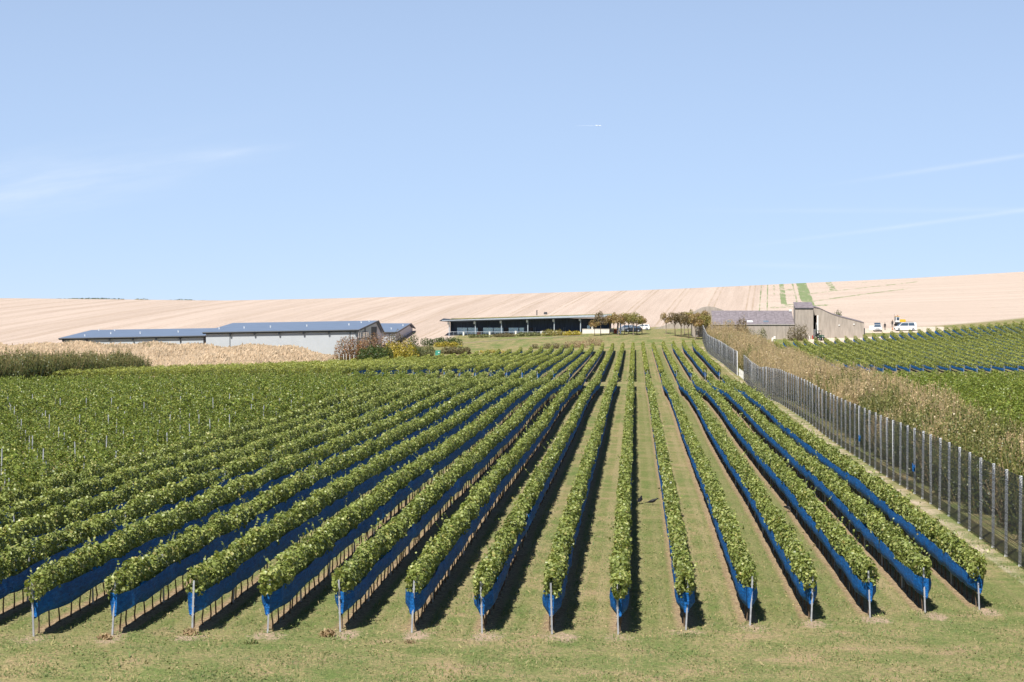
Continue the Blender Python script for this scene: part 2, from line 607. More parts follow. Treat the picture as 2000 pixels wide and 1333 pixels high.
TX = np.array([-420, -230, -150, -110, -80, -60, -40, -20, 0, 16, 30, 60, 100, 150, 420], float)
TROWS = {
    -60: [9.2] * 15, 0: [9.2] * 15, 54: [0] * 15, 300: [-1] + [-.8] * 4 + [.0, .15, .3, 0, -.56, -.62, -.62, -.4, .3, 2],
    345: [-.5, -.7, -.8, -.85, -.85, -.7, -.4, 0.05, .1, -.1, -.55, -.5, -.3, .8, 4],
    378: [1, .2, 0, 0, -.4, -1.2, -1.3, -.4, .3, .4, .25, .5, .6, 2, 6],
    424: [2, 1, .4, .3, .2, -.3, -1.3, -.4, .55, .72, 1.0, 1.8, 2.2, 4.5, 9],
    440: [2.2, 1.2, .7, .6, .6, .4, -.1, -.2, .65, .85, 1.6, 2.3, 2.9, 5, 10],
    453: [2.4, 1.4, 1.0, .9, .9, .9, 1.2, 1.2, 1.4, 1.7, 3.7, 3.6, 3.4, 6, 11],
    470: [3, 1.8, 1.5, 1.3, 1.3, 1.5, 2.4, 2.9, 3.1, 3.4, 4.2, 5.2, 5.1, 8.0, 13],
    500: [4, 3, 2.8, 2.6, 2.8, 3.3, 3.7, 4.3, 4.6, 4.7, 5.0, 6.2, 7.0, 10, 17],
    530: [5.5, 5, 4.8, 4.8, 5, 5.3, 5.5, 6, 6.2, 6.4, 6.8, 8, 9.2, 12, 20],
    620: [10, 10.1, 9.4, 9.7, 10.2, 10.6, 11, 11.4, 11.8, 12.2, 12.7, 14, 15.6, 18.3, 27],
    720: [14.2, 14.2, 13.3, 14.1, 14.8, 15.3, 15.9, 16.5, 17.0, 17.6, 18.2, 19.6, 21.4, 24.3, 32],
    790: [13.4, 13.5, 12.6, 13.3, 14.0, 14.5, 15.1, 15.6, 16.1, 16.7, 17.3, 18.6, 20.4, 23.2, 31],
    1000: [2] * 15, 1400: [-12] * 15,
}
TY = np.array(sorted(TROWS), float)
TZ = np.array([TROWS[int(y)] for y in TY], float)
GX, GY = np.arange(-420, 421, 2.0), np.arange(-60, 1001, 2.0)
_zy = np.array([[np.interp(y, TY, TZ[:, j]) for j in range(len(TX))] for y in GY])
BASE = np.array([np.interp(GX, TX, r) for r in _zy])


def blur(a, s):
    n = int(3 * s) + 1
    k = np.exp(-0.5 * (np.arange(-n, n + 1) / s) ** 2)
    k /= k.sum()
    a = np.apply_along_axis(lambda v: np.convolve(np.pad(v, n, 'edge'), k, 'valid'), 0, a)
    return np.apply_along_axis(lambda v: np.convolve(np.pad(v, n, 'edge'), k, 'valid'), 1, a)


BASE = blur(BASE, 2.0)


def sstep(v, a, b):
    q = np.clip((v - a) / (b - a), 0, 1)
    return q * q * (3 - 2 * q)


def field_z(x, y):
    """Height that the vine rows follow below the cross lane."""
    s_ = np.clip((y - front_y(x)) / 225.0, 0, 1.1)
    return zp(y - front_y(x) + 66.1) + tilt(x) * (1 - s_) + tilt_far(x) * s_


def gz(x, y):
    x, y = np.asarray(x, float), np.asarray(y, float)
    i = np.clip((y - GY[0]) / 2.0, 0, len(GY) - 1.001)
    j = np.clip((x - GX[0]) / 2.0, 0, len(GX) - 1.001)
    a, b = i.astype(int), j.astype(int)
    u, v = i - a, j - b
    z = BASE[a, b] * (1 - u) * (1 - v) + BASE[a + 1, b] * u * (1 - v) + BASE[a, b + 1] * (1 - u) * v + BASE[a + 1, b + 1] * u * v
    w = sstep(y, 52, 58) * (1 - sstep(y, 296, 318))
    wf = 1 - sstep(np.abs(x + 40), 65, 160)
    z = z * (1 - w) + w * (field_z(x, y) * wf)
    # dry bank in front of the sheds
    amp = 2.9 * (1 - sstep(x, -71, -60)) * (1 - 0.12 * np.sin(x * 0.21) * np.cos(x * 0.083 + 1) + 0.06 * np.sin(x * 0.7))
    q = (y - 400.0) / np.where(y < 400, 58.0, 25.0)
    z = z + amp * np.cos(np.clip(q, -1, 1) * math.pi / 2) ** 1.6
    # round off to the horizon
    far = np.maximum(0, np.hypot(x, y) - 900)
    return z - np.minimum(far * 0.01, 12)


def gz1(x, y):
    return float(gz(x, y))


xs = np.concatenate([[-9000, -4000, -1800, -900, -600, -480], np.arange(-420, -150, 9.0), np.arange(-150, -27, 2.4), np.arange(-26, 22, 0.7), np.arange(22.5, 132, 2.4), np.arange(132, 421, 9.0), [480, 600, 900, 1800, 4000, 9000]])
ys = np.concatenate([[-6000, -2500, -900, -300, -120, -60, -30], np.arange(-12, 50, 6.0), np.arange(50, 58, 1.0), np.arange(58, 80, 0.6), np.arange(80, 350, 2.5), np.arange(350, 540, 2.0), np.arange(540, 800, 5.0), np.arange(800, 1000, 20.0), [1050, 1200, 1500, 2200, 4000, 9000]])
XX, YY = np.meshgrid(xs, ys)
ZZ = gz(XX, YY)
PTS = np.stack([XX, YY, ZZ], -1).reshape(-1, 3)
nx, ny = len(xs), len(ys)
ii, jj = np.meshgrid(np.arange(ny - 1), np.arange(nx - 1), indexing='ij')
FF = np.stack([ii * nx + jj, ii * nx + jj + 1, (ii + 1) * nx + jj + 1, (ii + 1) * nx + jj], -1).reshape(-1, 4)
FYC = ys[ii.ravel()]

# --- ground material: grass with bare strips under the vines, dry bank, stubble hill, chalk track
m, t = new_mat('downland_ground')
P = t.pos()
px_, py_, pz_ = t.sep(P)
n_big = t.noise(P, 0.045, 3.0)
n_mid = t.noise(P, 0.42, 4.0, 0.6)
n_fine = t.noise(P, 5.5, 4.0, 0.7)
n_speck = t.noise(P, 23.0, 3.0, 0.75)
n_row = t.noise(t.scale(P, (1.0, 0.07, 1.0)), 1.1, 3.0)
n_grain = t.noise(P, 9.0, 3.0, 0.8)
green = t.mix(n_mid, (0.105, 0.155, 0.045), (0.168, 0.20, 0.072))
dry = t.mix(n_mid, (0.245, 0.205, 0.100), (0.33, 0.262, 0.145))
gmask = t.step(t.m('ADD', t.m('ADD', t.m('MULTIPLY', n_mid, 0.55), t.m('MULTIPLY', n_big, 0.25)), t.m('ADD', t.m('MULTIPLY', n_fine, 0.55), t.m('MULTIPLY', n_row, 0.25))), 0.64, 0.96)
spots = t.step(t.m('ADD', t.m('MULTIPLY', n_mid, 0.6), t.m('MULTIPLY', t.noise(P, 2.3, 4.0, 0.7), 0.5)), 0.585, 0.69)
grass = t.mix(gmask, green, dry)
grass = t.mix(t.m('MULTIPLY', spots, 0.6), grass, t.mix(n_speck, (0.24, 0.165, 0.10), (0.40, 0.30, 0.20)))
# vine rows
s = t.m('SUBTRACT', t.m('FRACT', t.m('ADD', t.m('DIVIDE', t.m('SUBTRACT', px_, X0ROW), PITCHX), 0.5)), 0.5)
dist = t.m('MULTIPLY', t.m('ABSOLUTE', s), PITCHX)
rows = t.attr('rows')
mow = t.step(t.m('ABSOLUTE', t.m('SUBTRACT', dist, 0.72)), 0.10, 0.26, 1.0, 0.0)
grass = t.mix(t.m('MULTIPLY', t.m('MULTIPLY', mow, rows), t.step(n_row, 0.3, 0.7, 0.15, 0.75)), grass, (0.31, 0.255, 0.145))
lane_id = t.m('FLOOR', t.m('DIVIDE', t.m('SUBTRACT', px_, X0ROW), PITCHX))
wn = t.node('ShaderNodeTexWhiteNoise', noise_dimensions='1D')
t.put(wn.inputs['W'], lane_id)
grass = t.mix(t.m('MULTIPLY', t.m('MULTIPLY', rows, wn.outputs[0]), 0.6), grass, t.mix(n_fine, (0.085, 0.130, 0.036), (0.160, 0.185, 0.058)))
bare = t.mix(t.step(n_fine, 0.3, 0.7), (0.21, 0.135, 0.085), (0.40, 0.30, 0.20))
bm_ = t.m('MULTIPLY', rows, t.step(t.m('ADD', dist, t.m('MULTIPLY', t.m('SUBTRACT', t.m('ADD', t.m('MULTIPLY', n_fine, 0.65), t.m('MULTIPLY', n_mid, 0.35)), 0.5), 1.2)), 0.18, 0.48, 1.0, 0.0))
col = t.mix(t.m('MULTIPLY', bm_, 0.9), grass, bare)
soil = t.attr('soil')
sm = t.step(t.m('ADD', soil, t.m('MULTIPLY', t.m('SUBTRACT', n_fine, 0.5), 0.9)), 0.42, 0.72)
col = t.mix(sm, col, t.mix(n_speck, (0.27, 0.20, 0.14), (0.47, 0.36, 0.27)))
# dry bank
bank = t.attr('bank')
bcol = t.mix(t.step(n_mid, 0.3, 0.7), (0.34, 0.26, 0.18), (0.46, 0.36, 0.26))
col = t.mix(bank, col, bcol)
# chalk track
track = t.attr('track')
tm = t.step(t.m('ADD', track, t.m('MULTIPLY', t.m('SUBTRACT', n_mid, 0.5), 0.5)), 0.35, 0.65)
col = t.mix(tm, col, t.mix(n_fine, (0.50, 0.41, 0.33), (0.64, 0.55, 0.46)))
# stubble hill
hill = t.attr('hill')
q = t.m('SUBTRACT', px_, t.m('MULTIPLY', py_, 0.0666))
comb = t.node('ShaderNodeCombineXYZ')
t.put(comb.inputs[0], q)
t.put(comb.inputs[1], t.m('MULTIPLY', py_, 0.02))
l_n = t.noise(comb.outputs[0], 0.22, 4.0, 0.7)
l_n2 = t.noise(comb.outputs[0], 0.035, 2.0, 0.5)
right_field = t.step(t.m('SUBTRACT', px_, t.m('MULTIPLY', t.m('SUBTRACT', py_, 560), 0.085)), 32.5, 33.5)
stub = t.mix(t.step(t.m('ADD', t.m('MULTIPLY', l_n, 0.75), t.m('MULTIPLY', l_n2, 0.25)), 0.36, 0.66), (0.44, 0.352, 0.295), (0.545, 0.447, 0.385))
tram = t.m('MULTIPLY', t.m('ABSOLUTE', t.m('SUBTRACT', t.m('FRACT', t.m('DIVIDE', q, 11.5)), 0.5)), 11.5)
tram = t.m('MAXIMUM', t.step(t.m('ABSOLUTE', t.m('SUBTRACT', tram, 0.9)), 0.12, 0.42, 1.0, 0.0), 0.0)
stub = t.mix(t.m('MULTIPLY', t.m('MULTIPLY', tram, t.m('SUBTRACT', 1.0, right_field)), t.step(n_big, 0.35, 0.65, 0.25, 0.75)), stub, (0.36, 0.275, 0.20))
comb2 = t.node('ShaderNodeCombineXYZ')
t.put(comb2.inputs[0], t.m('MULTIPLY', px_, 0.05))
t.put(comb2.inputs[1], t.m('ADD', t.m('MULTIPLY', px_, 0.12), py_))
r_n = t.noise(comb2.outputs[0], 0.16, 4.0, 0.65)
stub_r = t.mix(t.step(r_n, 0.35, 0.65), (0.48, 0.39, 0.33), (0.535, 0.444, 0.38))
specks = t.step(t.noise(t.scale(P, (1.0, 0.4, 1.0)), 0.55, 3.0, 0.7), 0.665, 0.70)
stub_r = t.mix(t.m('MULTIPLY', specks, 0.55), stub_r, (0.28, 0.22, 0.14))
stub = t.mix(right_field, stub, stub_r)
stub = t.mix(t.step(n_fine, 0.3, 0.7, 0.0, 0.18), stub, (0.38, 0.29, 0.21))
col = t.mix(hill, col, stub)
def band(v, a, b, s_):
    return t.m('MULTIPLY', t.step(v, a - s_, a + s_), t.step(v, b - s_, b + s_, 1.0, 0.0))


wn_ = t.m('MULTIPLY', t.m('SUBTRACT', t.m('ADD', t.m('MULTIPLY', t.noise(t.scale(P, (1.0, 0.10, 1.0)), 0.55, 5.0, 0.75), 0.6), t.m('MULTIPLY', t.noise(P, 0.9, 4.0, 0.8), 0.4)), 0.5), 2.1)
weeds = None
for (qa, qb, y0, y1, a_, s_) in ((-3.0, -2.5, 520, 800, .62, .15), (-.8, -.3, 520, 800, .62, .15), (3.3, 5.4, 590, 800, .66, .4), (7.9, 8.7, 560, 800, .60, .3), (9.4, 13.3, 585, 800, .76, .5), (3.4, 9.4, 668, 682, .6, .8), (3.4, 9.4, 735, 748, .6, .8), (19.6, 22.3, 650, 742, .62, .6), (1.2, 2.2, 640, 760, .46, .4), (14, 18, 700, 712, .5, 1)):
    w_ = t.m('MULTIPLY', t.m('MULTIPLY', band(q, qa, qb, s_), band(py_, y0, y1, 6.0)), a_)
    weeds = w_ if weeds is None else t.m('MAXIMUM', weeds, w_)
for (yc, sl, wd_, xa, xb, a_) in ((588, 1.35, 4.5, 36, 92, .62), (628, 1.15, 3.5, 44, 100, .58), (583, 0.12, 6.0, 36, 60, .58), (668, .9, 3.0, 56, 110, .42)):
    ln = t.m('ABSOLUTE', t.m('SUBTRACT', py_, t.m('ADD', t.m('MULTIPLY', t.m('SUBTRACT', px_, 42.0), sl), yc)))
    w_ = t.m('MULTIPLY', t.m('MULTIPLY', t.step(ln, 0.2 * wd_, wd_, 1.0, 0.0), band(px_, xa, xb, 6.0)), a_)
    weeds = t.m('MAXIMUM', weeds, w_)
wm = t.m('MULTIPLY', t.step(t.m('ADD', t.m('MULTIPLY', weeds, 0.5), t.m('MULTIPLY', wn_, 0.55)), 0.24, 0.34), t.step(weeds, 0.05, 0.3))
col = t.mix(t.m('MULTIPLY', wm, 0.85), col, t.mix(n_mid, (0.105, 0.175, 0.06), (0.19, 0.27, 0.11)))
col = t.mix(t.m('SUBTRACT', 1.0, t.m('MULTIPLY', hill, 0.7)), col, t.mix(1.0, col, t.ramp(n_grain, [(0.3, (0.62, 0.66, 0.62)), (0.5, (1.0, 1.0, 1.0)), (0.68, (1.42, 1.36, 1.3))]), 'MULTIPLY'))
col = t.mix(1.0, col, t.ramp(n_speck, [(0.26, (0.42, 0.44, 0.42)), (0.5, (1.0, 1.0, 1.0)), (0.74, (1.6, 1.55, 1.5))]), 'MULTIPLY')
t.out(t.bsdf(col, 0.95, 0.08, 0.0, t.bump(t.m('ADD', t.m('MULTIPLY', n_speck, 0.5), n_fine), 0.75, 0.06)))
M['ground'] = m


def box_mask(x, y, x0, x1, y0, y1, s=2.0):
    return sstep(x, x0 - s, x0 + s) * (1 - sstep(x, x1 - s, x1 + s)) * sstep(y, y0 - s, y0 + s) * (1 - sstep(y, y1 - s, y1 + s))


def far_end(x):
    return np.interp(x, [-96, -89, -84, -80, -65, -57, -49, -40, -21, 0, 14], [262, 280, 322, 331, 341, 380, 405, 426, 445, 449, 451])


def row_mask(x, y):
    a = sstep(y - front_y(x), -1.0, 1.5) * (1 - sstep(y - far_end(x), -1, 1)) * sstep(x, -91, -89) * (1 - sstep(x, 14.2, 14.9))
    a = a * (1 - sstep(y - lane_y(x), -9.5, -7.5) * (1 - sstep(y - lane_y(x), -1.5, 0.5)))
    b = sstep(y, 150, 152) * sstep(x, 26, 27) * (1 - sstep(x, 130, 132)) * (1 - sstep(y, 300, 302) * (1 - sstep(y, 339, 341))) * (1 - sstep(y - right_end(x), -1, 1))
    return np.clip(a + b, 0, 1)


def right_end(x):
    return np.interp(x, [26, 30, 45, 60, 100, 130], [441, 443, 444, 456, 487, 508])


x, y = PTS[:, 0], PTS[:, 1]
ATT = {}
ATT['rows'] = row_mask(x, y)
hill_edge = np.interp(x, [-420, -150, -110, -60, -47, -45, 16, 30, 45, 62, 100, 420], [440, 440, 442, 460, 466, 505, 522, 500, 496, 486, 516, 560])
ATT['hill'] = sstep(y - hill_edge, -3, 3)
ATT['bank'] = (1 - sstep(x, -66, -62)) * sstep(y - far_end(x), 1, 4) * (1 - sstep(y, 425, 429)) * (1 - ATT['hill'])
ATT['track'] = np.clip(box_mask(x, y, 38.5, 63, 443, 459, 1.5) * (1 - sstep(y - right_end(x), 16, 20)) * sstep(y - right_end(x), 0, 1.5) + box_mask(x, y, 52, 75, 468, 492, 2.5)
                      + sstep(x - fence_x(y), -1.5, -.8) * (1 - sstep(x - fence_x(y), -.3, .3)) * sstep(y, 60, 62) * (1 - sstep(y, 455, 458)) * 0.48, 0, 1)
sp = np.zeros(len(x))
for k in range(-43, 7):
    xr = row_x(k)
    hk = (k * 53 % 17) / 17.0
    sp = np.maximum(sp, (.72 + .4 * hk) * np.exp(-((x - xr - .35 * hk) / (.55 + .4 * (1 - hk))) ** 2 - ((y - front_y(xr) + 0.6) / 1.55) ** 2) * 0.92)
ATT['soil'] = sp

def terrain(name, mask):
    F = FF[mask]
    used = np.unique(F)
    remap = np.full(len(PTS), -1)
    remap[used] = np.arange(len(used))
    me = raw_mesh(name, PTS[used], remap[F], M['ground'])
    me.polygons.foreach_set('use_smooth', [True] * len(me.polygons))
    for n_, a_ in ATT.items():
        at_ = me.attributes.new(n_, 'FLOAT', 'POINT')
        at_.data.foreach_set('value', a_[used].astype(np.float32))
    return kind(put(name, me), 'structure')


fcx = xs[jj.ravel()]
hill_mask = FYC > np.interp(fcx, [-420, -150, -110, -60, -47, -45, 16, 30, 45, 62, 100, 420], [440, 440, 442, 460, 466, 505, 522, 500, 496, 486, 516, 560])
terrain('ground', ~hill_mask)
terrain('hill', hill_mask)

# ------------------------------------------------------------------ vine rows
LROW = 216.0


def foliage_mesh(seed, L, segs, zlo, zhi, hw, mat, rough=False, zfun=None, shoots=0.0, wild=0.52):
    """Leaves of one trained row along +y from 0 to L.  segs: (y0, y1, leaves per metre, leaf size, shape)."""
    rng = np.random.default_rng(seed)
    top, wid, side = smooth1(rng, L, 0.85), smooth1(rng, L, 0.7), smooth1(rng, L, 1.7)
    fine = [smooth1(rng, L, 0.38) for _ in range(6)]
    gap = smooth1(rng, L, 1.15)
    parts = []
    for (y0, y1, dens, size, shape) in segs:
        n = int((y1 - y0) * dens)
        y = rng.uniform(y0, y1, n)
        th = rng.uniform(0, 2 * math.pi, n)
        r = np.sqrt(rng.uniform(0.22, 1.0, n))
        f = np.choose((th / (2 * math.pi) * 6).astype(int) % 6, [g(y) for g in fine])
        amp = 0.30 if rough else 0.17
        r = r * (1 + amp * f)
        zt = zhi + top(y) * (0.40 if rough else 0.17)
        zb = zlo + gap(y) * (0.22 if rough else 0.07)
        w = hw * (1 + (0.30 if rough else 0.30) * wid(y))
        c, s_ = np.cos(th), np.sin(th)
        cx = np.sign(c) * np.abs(c) ** 0.75 * w * r + side(y) * (0.12 if rough else 0.045)
        cz = (zt + zb) / 2 + np.sign(s_) * np.abs(s_) ** 0.8 * (zt - zb) / 2 * r
        taper = np.clip(np.minimum(y + 0.25, L - y + 0.25) / 0.5, 0.5, 1)
        cx *= taper
        hang = np.clip(1 - y / 0.7, 0, 1) * np.clip((cz - 1.22) / .3, 0, 1) * rng.uniform(0, .55, n)
        if zfun is not None:
            cz = cz + zfun(y)
        C = np.stack([cx, y - hang + rng.normal(0, 0.03, n), cz], 1)
        if rough or wild > .5:
            kp = (top(y) + f * .7 + .6 * wid(y)) > (-.22 if rough else -.95) + rng.normal(0, .12, n)
            C, c, s_ = C[kp], c[kp], s_[kp]
            n = len(C)
        N = np.stack([c * 0.75, np.zeros(n), s_ * 0.6 + 0.42], 1) + rng.normal(0, wild, (n, 3))
        V, F, kk = leaf_arrays(rng, C, N, size * rng.uniform(0.7, 1.25, n), shape)
        parts.append((V, F, np.zeros(len(V))))
    if shoots:
        n = int(L * shoots)
        y = rng.uniform(0, L, n)
        x = rng.normal(0, hw * 0.55, n)
        zt = zhi + top(y) * 0.2 - 0.05
        m_ = 5
        hgt = rng.uniform(0.12, 0.5, n)
        lean = rng.normal(0, 0.28, (n, 2))
        for q in range(m_):
            fr = (q + 0.5) / m_
            C = np.stack([x + lean[:, 0] * hgt * fr * 2, y + lean[:, 1] * hgt * fr * 2, zt + hgt * fr], 1)
            if zfun is not None:
                C[:, 2] += zfun(y)
            N = rng.normal(0, 0.7, (n, 3)) + np.array([0, -0.2, 0.5])
            sz = np.interp(y, [0, 60, 216], [0.11, 0.13, 0.18]) * rng.uniform(0.7, 1.1, n)
            V, F, kk = leaf_arrays(rng, C, N, sz, 'diam')
            parts.append((V, F, np.zeros(len(V))))
    V, F, T = join_arrays(parts)
    return raw_mesh('foliage', V, F, mat)


def row_zp(y):
    return zp(np.asarray(y) + 66.1)


def net_mesh(seed, L, zfun, step0=0.45, zlo=0.63, zhi=1.31, hw=0.27):
    """Netting folded up round the fruit: a U-shaped trough with sagging edges, gathered round the end post."""
    rng = np.random.default_rng(seed)
    ys_ = []
    y = -0.06
    while y < L:
        ys_.append(y)
        y += step0 if y < 70 else step0 * 2
        if len(ys_) < 4:
            y = ys_[-1] + 0.14
    ys_.append(L)
    ys_ = np.array(ys_)
    n1, n2, n3, n4 = smooth1(rng, L + 1, 1.3), smooth1(rng, L + 1, 1.6), smooth1(rng, L + 1, 0.9), smooth1(rng, L + 1, 0.8)
    sag = -0.045 * np.abs(np.sin(ys_ / 6.5 * math.pi))
    q = np.clip(ys_, 0, L)
    w = hw * np.clip(0.30 + ys_ * .9, 0.30, 1.0) * (1 + 0.16 * n3(q))
    drop = 0.07 * np.exp(-np.maximum(ys_, 0) / 0.35)
    top_l = zhi + 0.075 * n1(q) + sag
    top_r = zhi + 0.075 * n2(q) + sag
    bot = zlo + 0.05 * n4(q) + 0.05 * n1(np.clip(q * .31, 0, L)) + sag - drop
    sec = []
    zz = zfun(q)
    for a, fr in ((-1.0, 1.0), (-1.12, .6), (-1.08, .28), (-.75, .05), (0, -0.03), (.75, .05), (1.08, .28), (1.12, .6), (1.0, 1.0)):
        tp = top_l if a < 0 else top_r
        sec.append(np.stack([w * a + 0.025 * n3(np.clip(q + fr * 3 + a, 0, L)), ys_ + 0 * w, zz + bot + (tp - bot) * fr], 1))
    A = np.stack(sec, 1)                    # n x 9 x 3
    n, c = A.shape[:2]
    V = A.reshape(-1, 3)
    i, j = np.meshgrid(np.arange(n - 1), np.arange(c - 1), indexing='ij')
    F = np.stack([i * c + j, i * c + j + 1, (i + 1) * c + j + 1, (i + 1) * c + j], -1).reshape(-1, 4)
    cap = np.array([(0, 1, 7, 8), (1, 2, 6, 7), (2, 3, 5, 6)])
    F = np.concatenate([F, cap, cap[:, ::-1] + (n - 1) * c])
    me = raw_mesh('bird_net', V, F, M['net'])
    return me


NEAT = [foliage_mesh(100 + i, LROW, ((0, 36, 380, .118, 'lobed'), (36, 85, 260, .142, 'diam'), (85, LROW, 140, .19, 'diam')), 1.13, 1.97, 0.275, M['vine'], shoots=0.9, zfun=row_zp) for i in range(5)]
ROUGH = [foliage_mesh(200 + i, LROW, ((0, 30, 150, .17, 'diam'), (30, 100, 240, .16, 'diam'), (100, LROW, 130, .22, 'diam')), 0.5, 1.84, 0.52, M['vine_rough'], rough=True, wild=.40, shoots=4.5, zfun=row_zp) for i in range(4)]
NETS = [net_mesh(300 + i, LROW, row_zp) for i in range(3)]


def trunk_mesh(seed):
    r = random.Random(seed)
    b = MB()
    x, y = 0, 0
    pts, rad = [], []
    for i in range(5):
        pts.append((x, y, i * 0.27 - 0.06))
        rad.append(0.030 - 0.003 * i)
        x += r.uniform(-.035, .035)
        y += r.uniform(-.04, .04)
    b.tube(pts, rad, 5)
    return b.mesh('vine_trunk', M['bark'])


def post_mesh(seed, h):
    """Roll-formed steel trellis post: a narrow channel with notched wire hooks."""
    r = random.Random(seed)
    b = MB()
    lx, ly = r.uniform(-.09, .09), r.uniform(-.10, .06)
    prof = [(-.032, -.022), (.032, -.022), (.032, .022), (.024, .022), (.024, -.014), (-.024, -.014), (-.024, .022), (-.032, .022)]
    prof = [(p_[0] * .85, p_[1]) for p_ in prof]
    b.rings([[(p[0] + lx * f, p[1] + ly * f, -.08 + f * h) for p in prof] for f in (0, 1)])
    for zf in (.35, .5, .65, .8):
        for sx_ in (-1, 1):
            b.box((lx * zf + sx_ * .038, ly * zf, h * zf), (.014, .03, .03))
    return b.mesh('trellis_post', M['steel'])


TRUNKS = [trunk_mesh(i) for i in range(7)]
POSTS = [post_mesh(i, 1.78) for i in range(4)]
TALLPOSTS = [post_mesh(20 + i, 2.12) for i in range(4)]


def loose_sticks(name, ys_, rng, h, r, mat, jx, parent, zfun):
    n = len(ys_)
    x = rng.normal(0, jx, n)
    P0 = np.stack([x, ys_, zfun(ys_) - .05], 1)
    P1 = P0 + np.stack([rng.normal(0, .05, n), rng.normal(0, .05, n), np.full(n, h)], 1)
    V, F, _ = stems_arrays(P0, P1, r)
    return kind(put(name, raw_mesh(name, V, F, mat), parent), 'stuff')


rr = random.Random(5)
rng = np.random.default_rng(9)
WIRE_Y = np.array([0, 20, 40, 70, 100, 130, 160, 190, LROW])
for k in range(6, -40, -1):
    xr = row_x(k)
    fy = float(front_y(xr))
    num = nth(7 - k)
    netted = k >= -12
    neat = k >= -12
    if neat:
        lab = 'neatly trimmed vine row in front of the cross lane, %s counting from the slatted fence' % num
    else:
        lab = 'shaggy vine row without net in front of the cross lane, %s from the slatted fence' % num
    root = thing('vine_row', lab, 'vine row', (xr, fy, float(tilt(xr))), 0, 'vine rows of the large block in front of the cross lane')
    root.rotation_euler = (row_pitch(xr), 0, 0)
    put('foliage', (NEAT[k % 5] if neat else ROUGH[k % 4]), root, (0, (k * 37 % 11 - 5) * .06, 0))
    # trunks: the nearest one by one, the rest of the row joined
    one_by_one = 34.0 if -10 <= k else 0.0
    yv, ysafar = 0.55, []
    while yv < LROW:
        if yv < one_by_one:
            put('vine_trunk', TRUNKS[rr.randrange(7)], root, (rr.gauss(0, .03), yv, float(row_zp(yv))), rr.uniform(0, 6.28))
        else:
            ysafar.append(yv)
        yv += 1.08 + rr.uniform(-.1, .1)
    if k > -16:
        loose_sticks('vine_trunks', np.array(ysafar), rng, 1.05, .03, M['bark'], .03, root, row_zp)
    # posts
    yv, far = 0.0, []
    lim = 95.0 if neat else (120.0 if k > -28 else 0.0)
    while yv < LROW:
        if yv < lim:
            o_ = put('trellis_post', (POSTS if neat else TALLPOSTS)[rr.randrange(4)], root, (rr.gauss(0, .02), yv - (.06 if yv == 0 else 0), float(row_zp(yv))), rr.uniform(-.2, .2))
            if not neat:
                o_.scale = (1, 1, rr.choice((.86, .92, .98, 1.08, 1.18)))
        else:
            far.append(yv)
        yv += 6.5
    if far:
        loose_sticks('trellis_posts', np.array(far), rng, 1.75 if neat else 2.05, .028, M['steel'], .04, root, row_zp)
    if k >= -10:
        b = MB()
        for z in (.62, 1.15, 1.55):
            b.tube([(0, y_, float(row_zp(y_)) + z) for y_ in WIRE_Y], .004, 3)
        b.build('trellis_wire', M['steel'], root)
    if netted:
        nt = put('bird_net', NETS[k % 3], None, (xr, fy, float(tilt(xr))))
        nt.rotation_euler = (row_pitch(xr), 0, 0)
        tag(nt, 'blue bird net folded round the %s vine row from the slatted fence, below its leaves' % num, 'bird net', 'blue nets of the large block in front of the cross lane')

# far block beyond the cross lane
for k in range(6, -40, -1):
    xr = row_x(k)
    y0 = float(lane_y(xr)) + 1.0
    y1 = float(far_end(xr)) - 0.5
    L = y1 - y0
    if L < 4:
        continue
    z0 = gz1(xr, y0)
    zf = (lambda y_, xr=xr, y0=y0, z0=z0: gz(np.full(np.shape(y_), xr), y0 + np.asarray(y_)) - z0)
    num = nth(7 - k)
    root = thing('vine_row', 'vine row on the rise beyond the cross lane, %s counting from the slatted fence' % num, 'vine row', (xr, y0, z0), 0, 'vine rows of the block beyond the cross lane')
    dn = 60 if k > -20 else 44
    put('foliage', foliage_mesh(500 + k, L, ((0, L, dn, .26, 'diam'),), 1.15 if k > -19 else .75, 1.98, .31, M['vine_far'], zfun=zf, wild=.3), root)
    ps = np.arange(0, L, 6.5)
    if k > -16:
        for y_ in ps[:1]:
            put('trellis_post', POSTS[rr.randrange(4)], root, (0, float(y_) - .1, 0))
        loose_sticks('trellis_posts', ps[1:], rng, 1.75, .03, M['steel'], .03, root, zf)
    if k > -19:
        nt = put('bird_net', net_mesh(600 + k, L, zf, 1.0), None, (xr, y0, z0))
        tag(nt, 'blue bird net hung along the %s row from the slatted fence, beyond the cross lane' % num, 'bird net', 'blue nets of the block beyond the cross lane')

# right-hand field: upper block
for q in range(0, 45):
    xr = 28.3 + PITCHX * q
    y0, y1 = 340.0, float(right_end(xr)) - 1
    L = y1 - y0
    z0 = gz1(xr, y0)
    zf = (lambda y_, xr=xr, y0=y0, z0=z0: gz(np.full(np.shape(y_), xr), y0 + np.asarray(y_)) - z0)
    num = nth(q + 1)
    root = thing('vine_row', 'vine row climbing the upper right-hand field, %s counting from the brown hedge' % num, 'vine row', (xr, y0, z0), 0, 'vine rows of the upper right-hand field')
    put('foliage', foliage_mesh(700 + q, L, ((0, L, 62, .24, 'diam'),), 0.95, 1.98, .29, M['vine_far'], zfun=zf, wild=.26), root)
    put('trellis_post', POSTS[q % 4], root, (0, -.1, 0))
    nt = put('bird_net', net_mesh(800 + q, L, zf, 2.0, zlo=.5, zhi=1.08), None, (xr, y0, z0))
    tag(nt, 'blue bird net under the %s row from the brown hedge, upper right-hand field' % num, 'bird net', 'blue nets of the upper right-hand field')

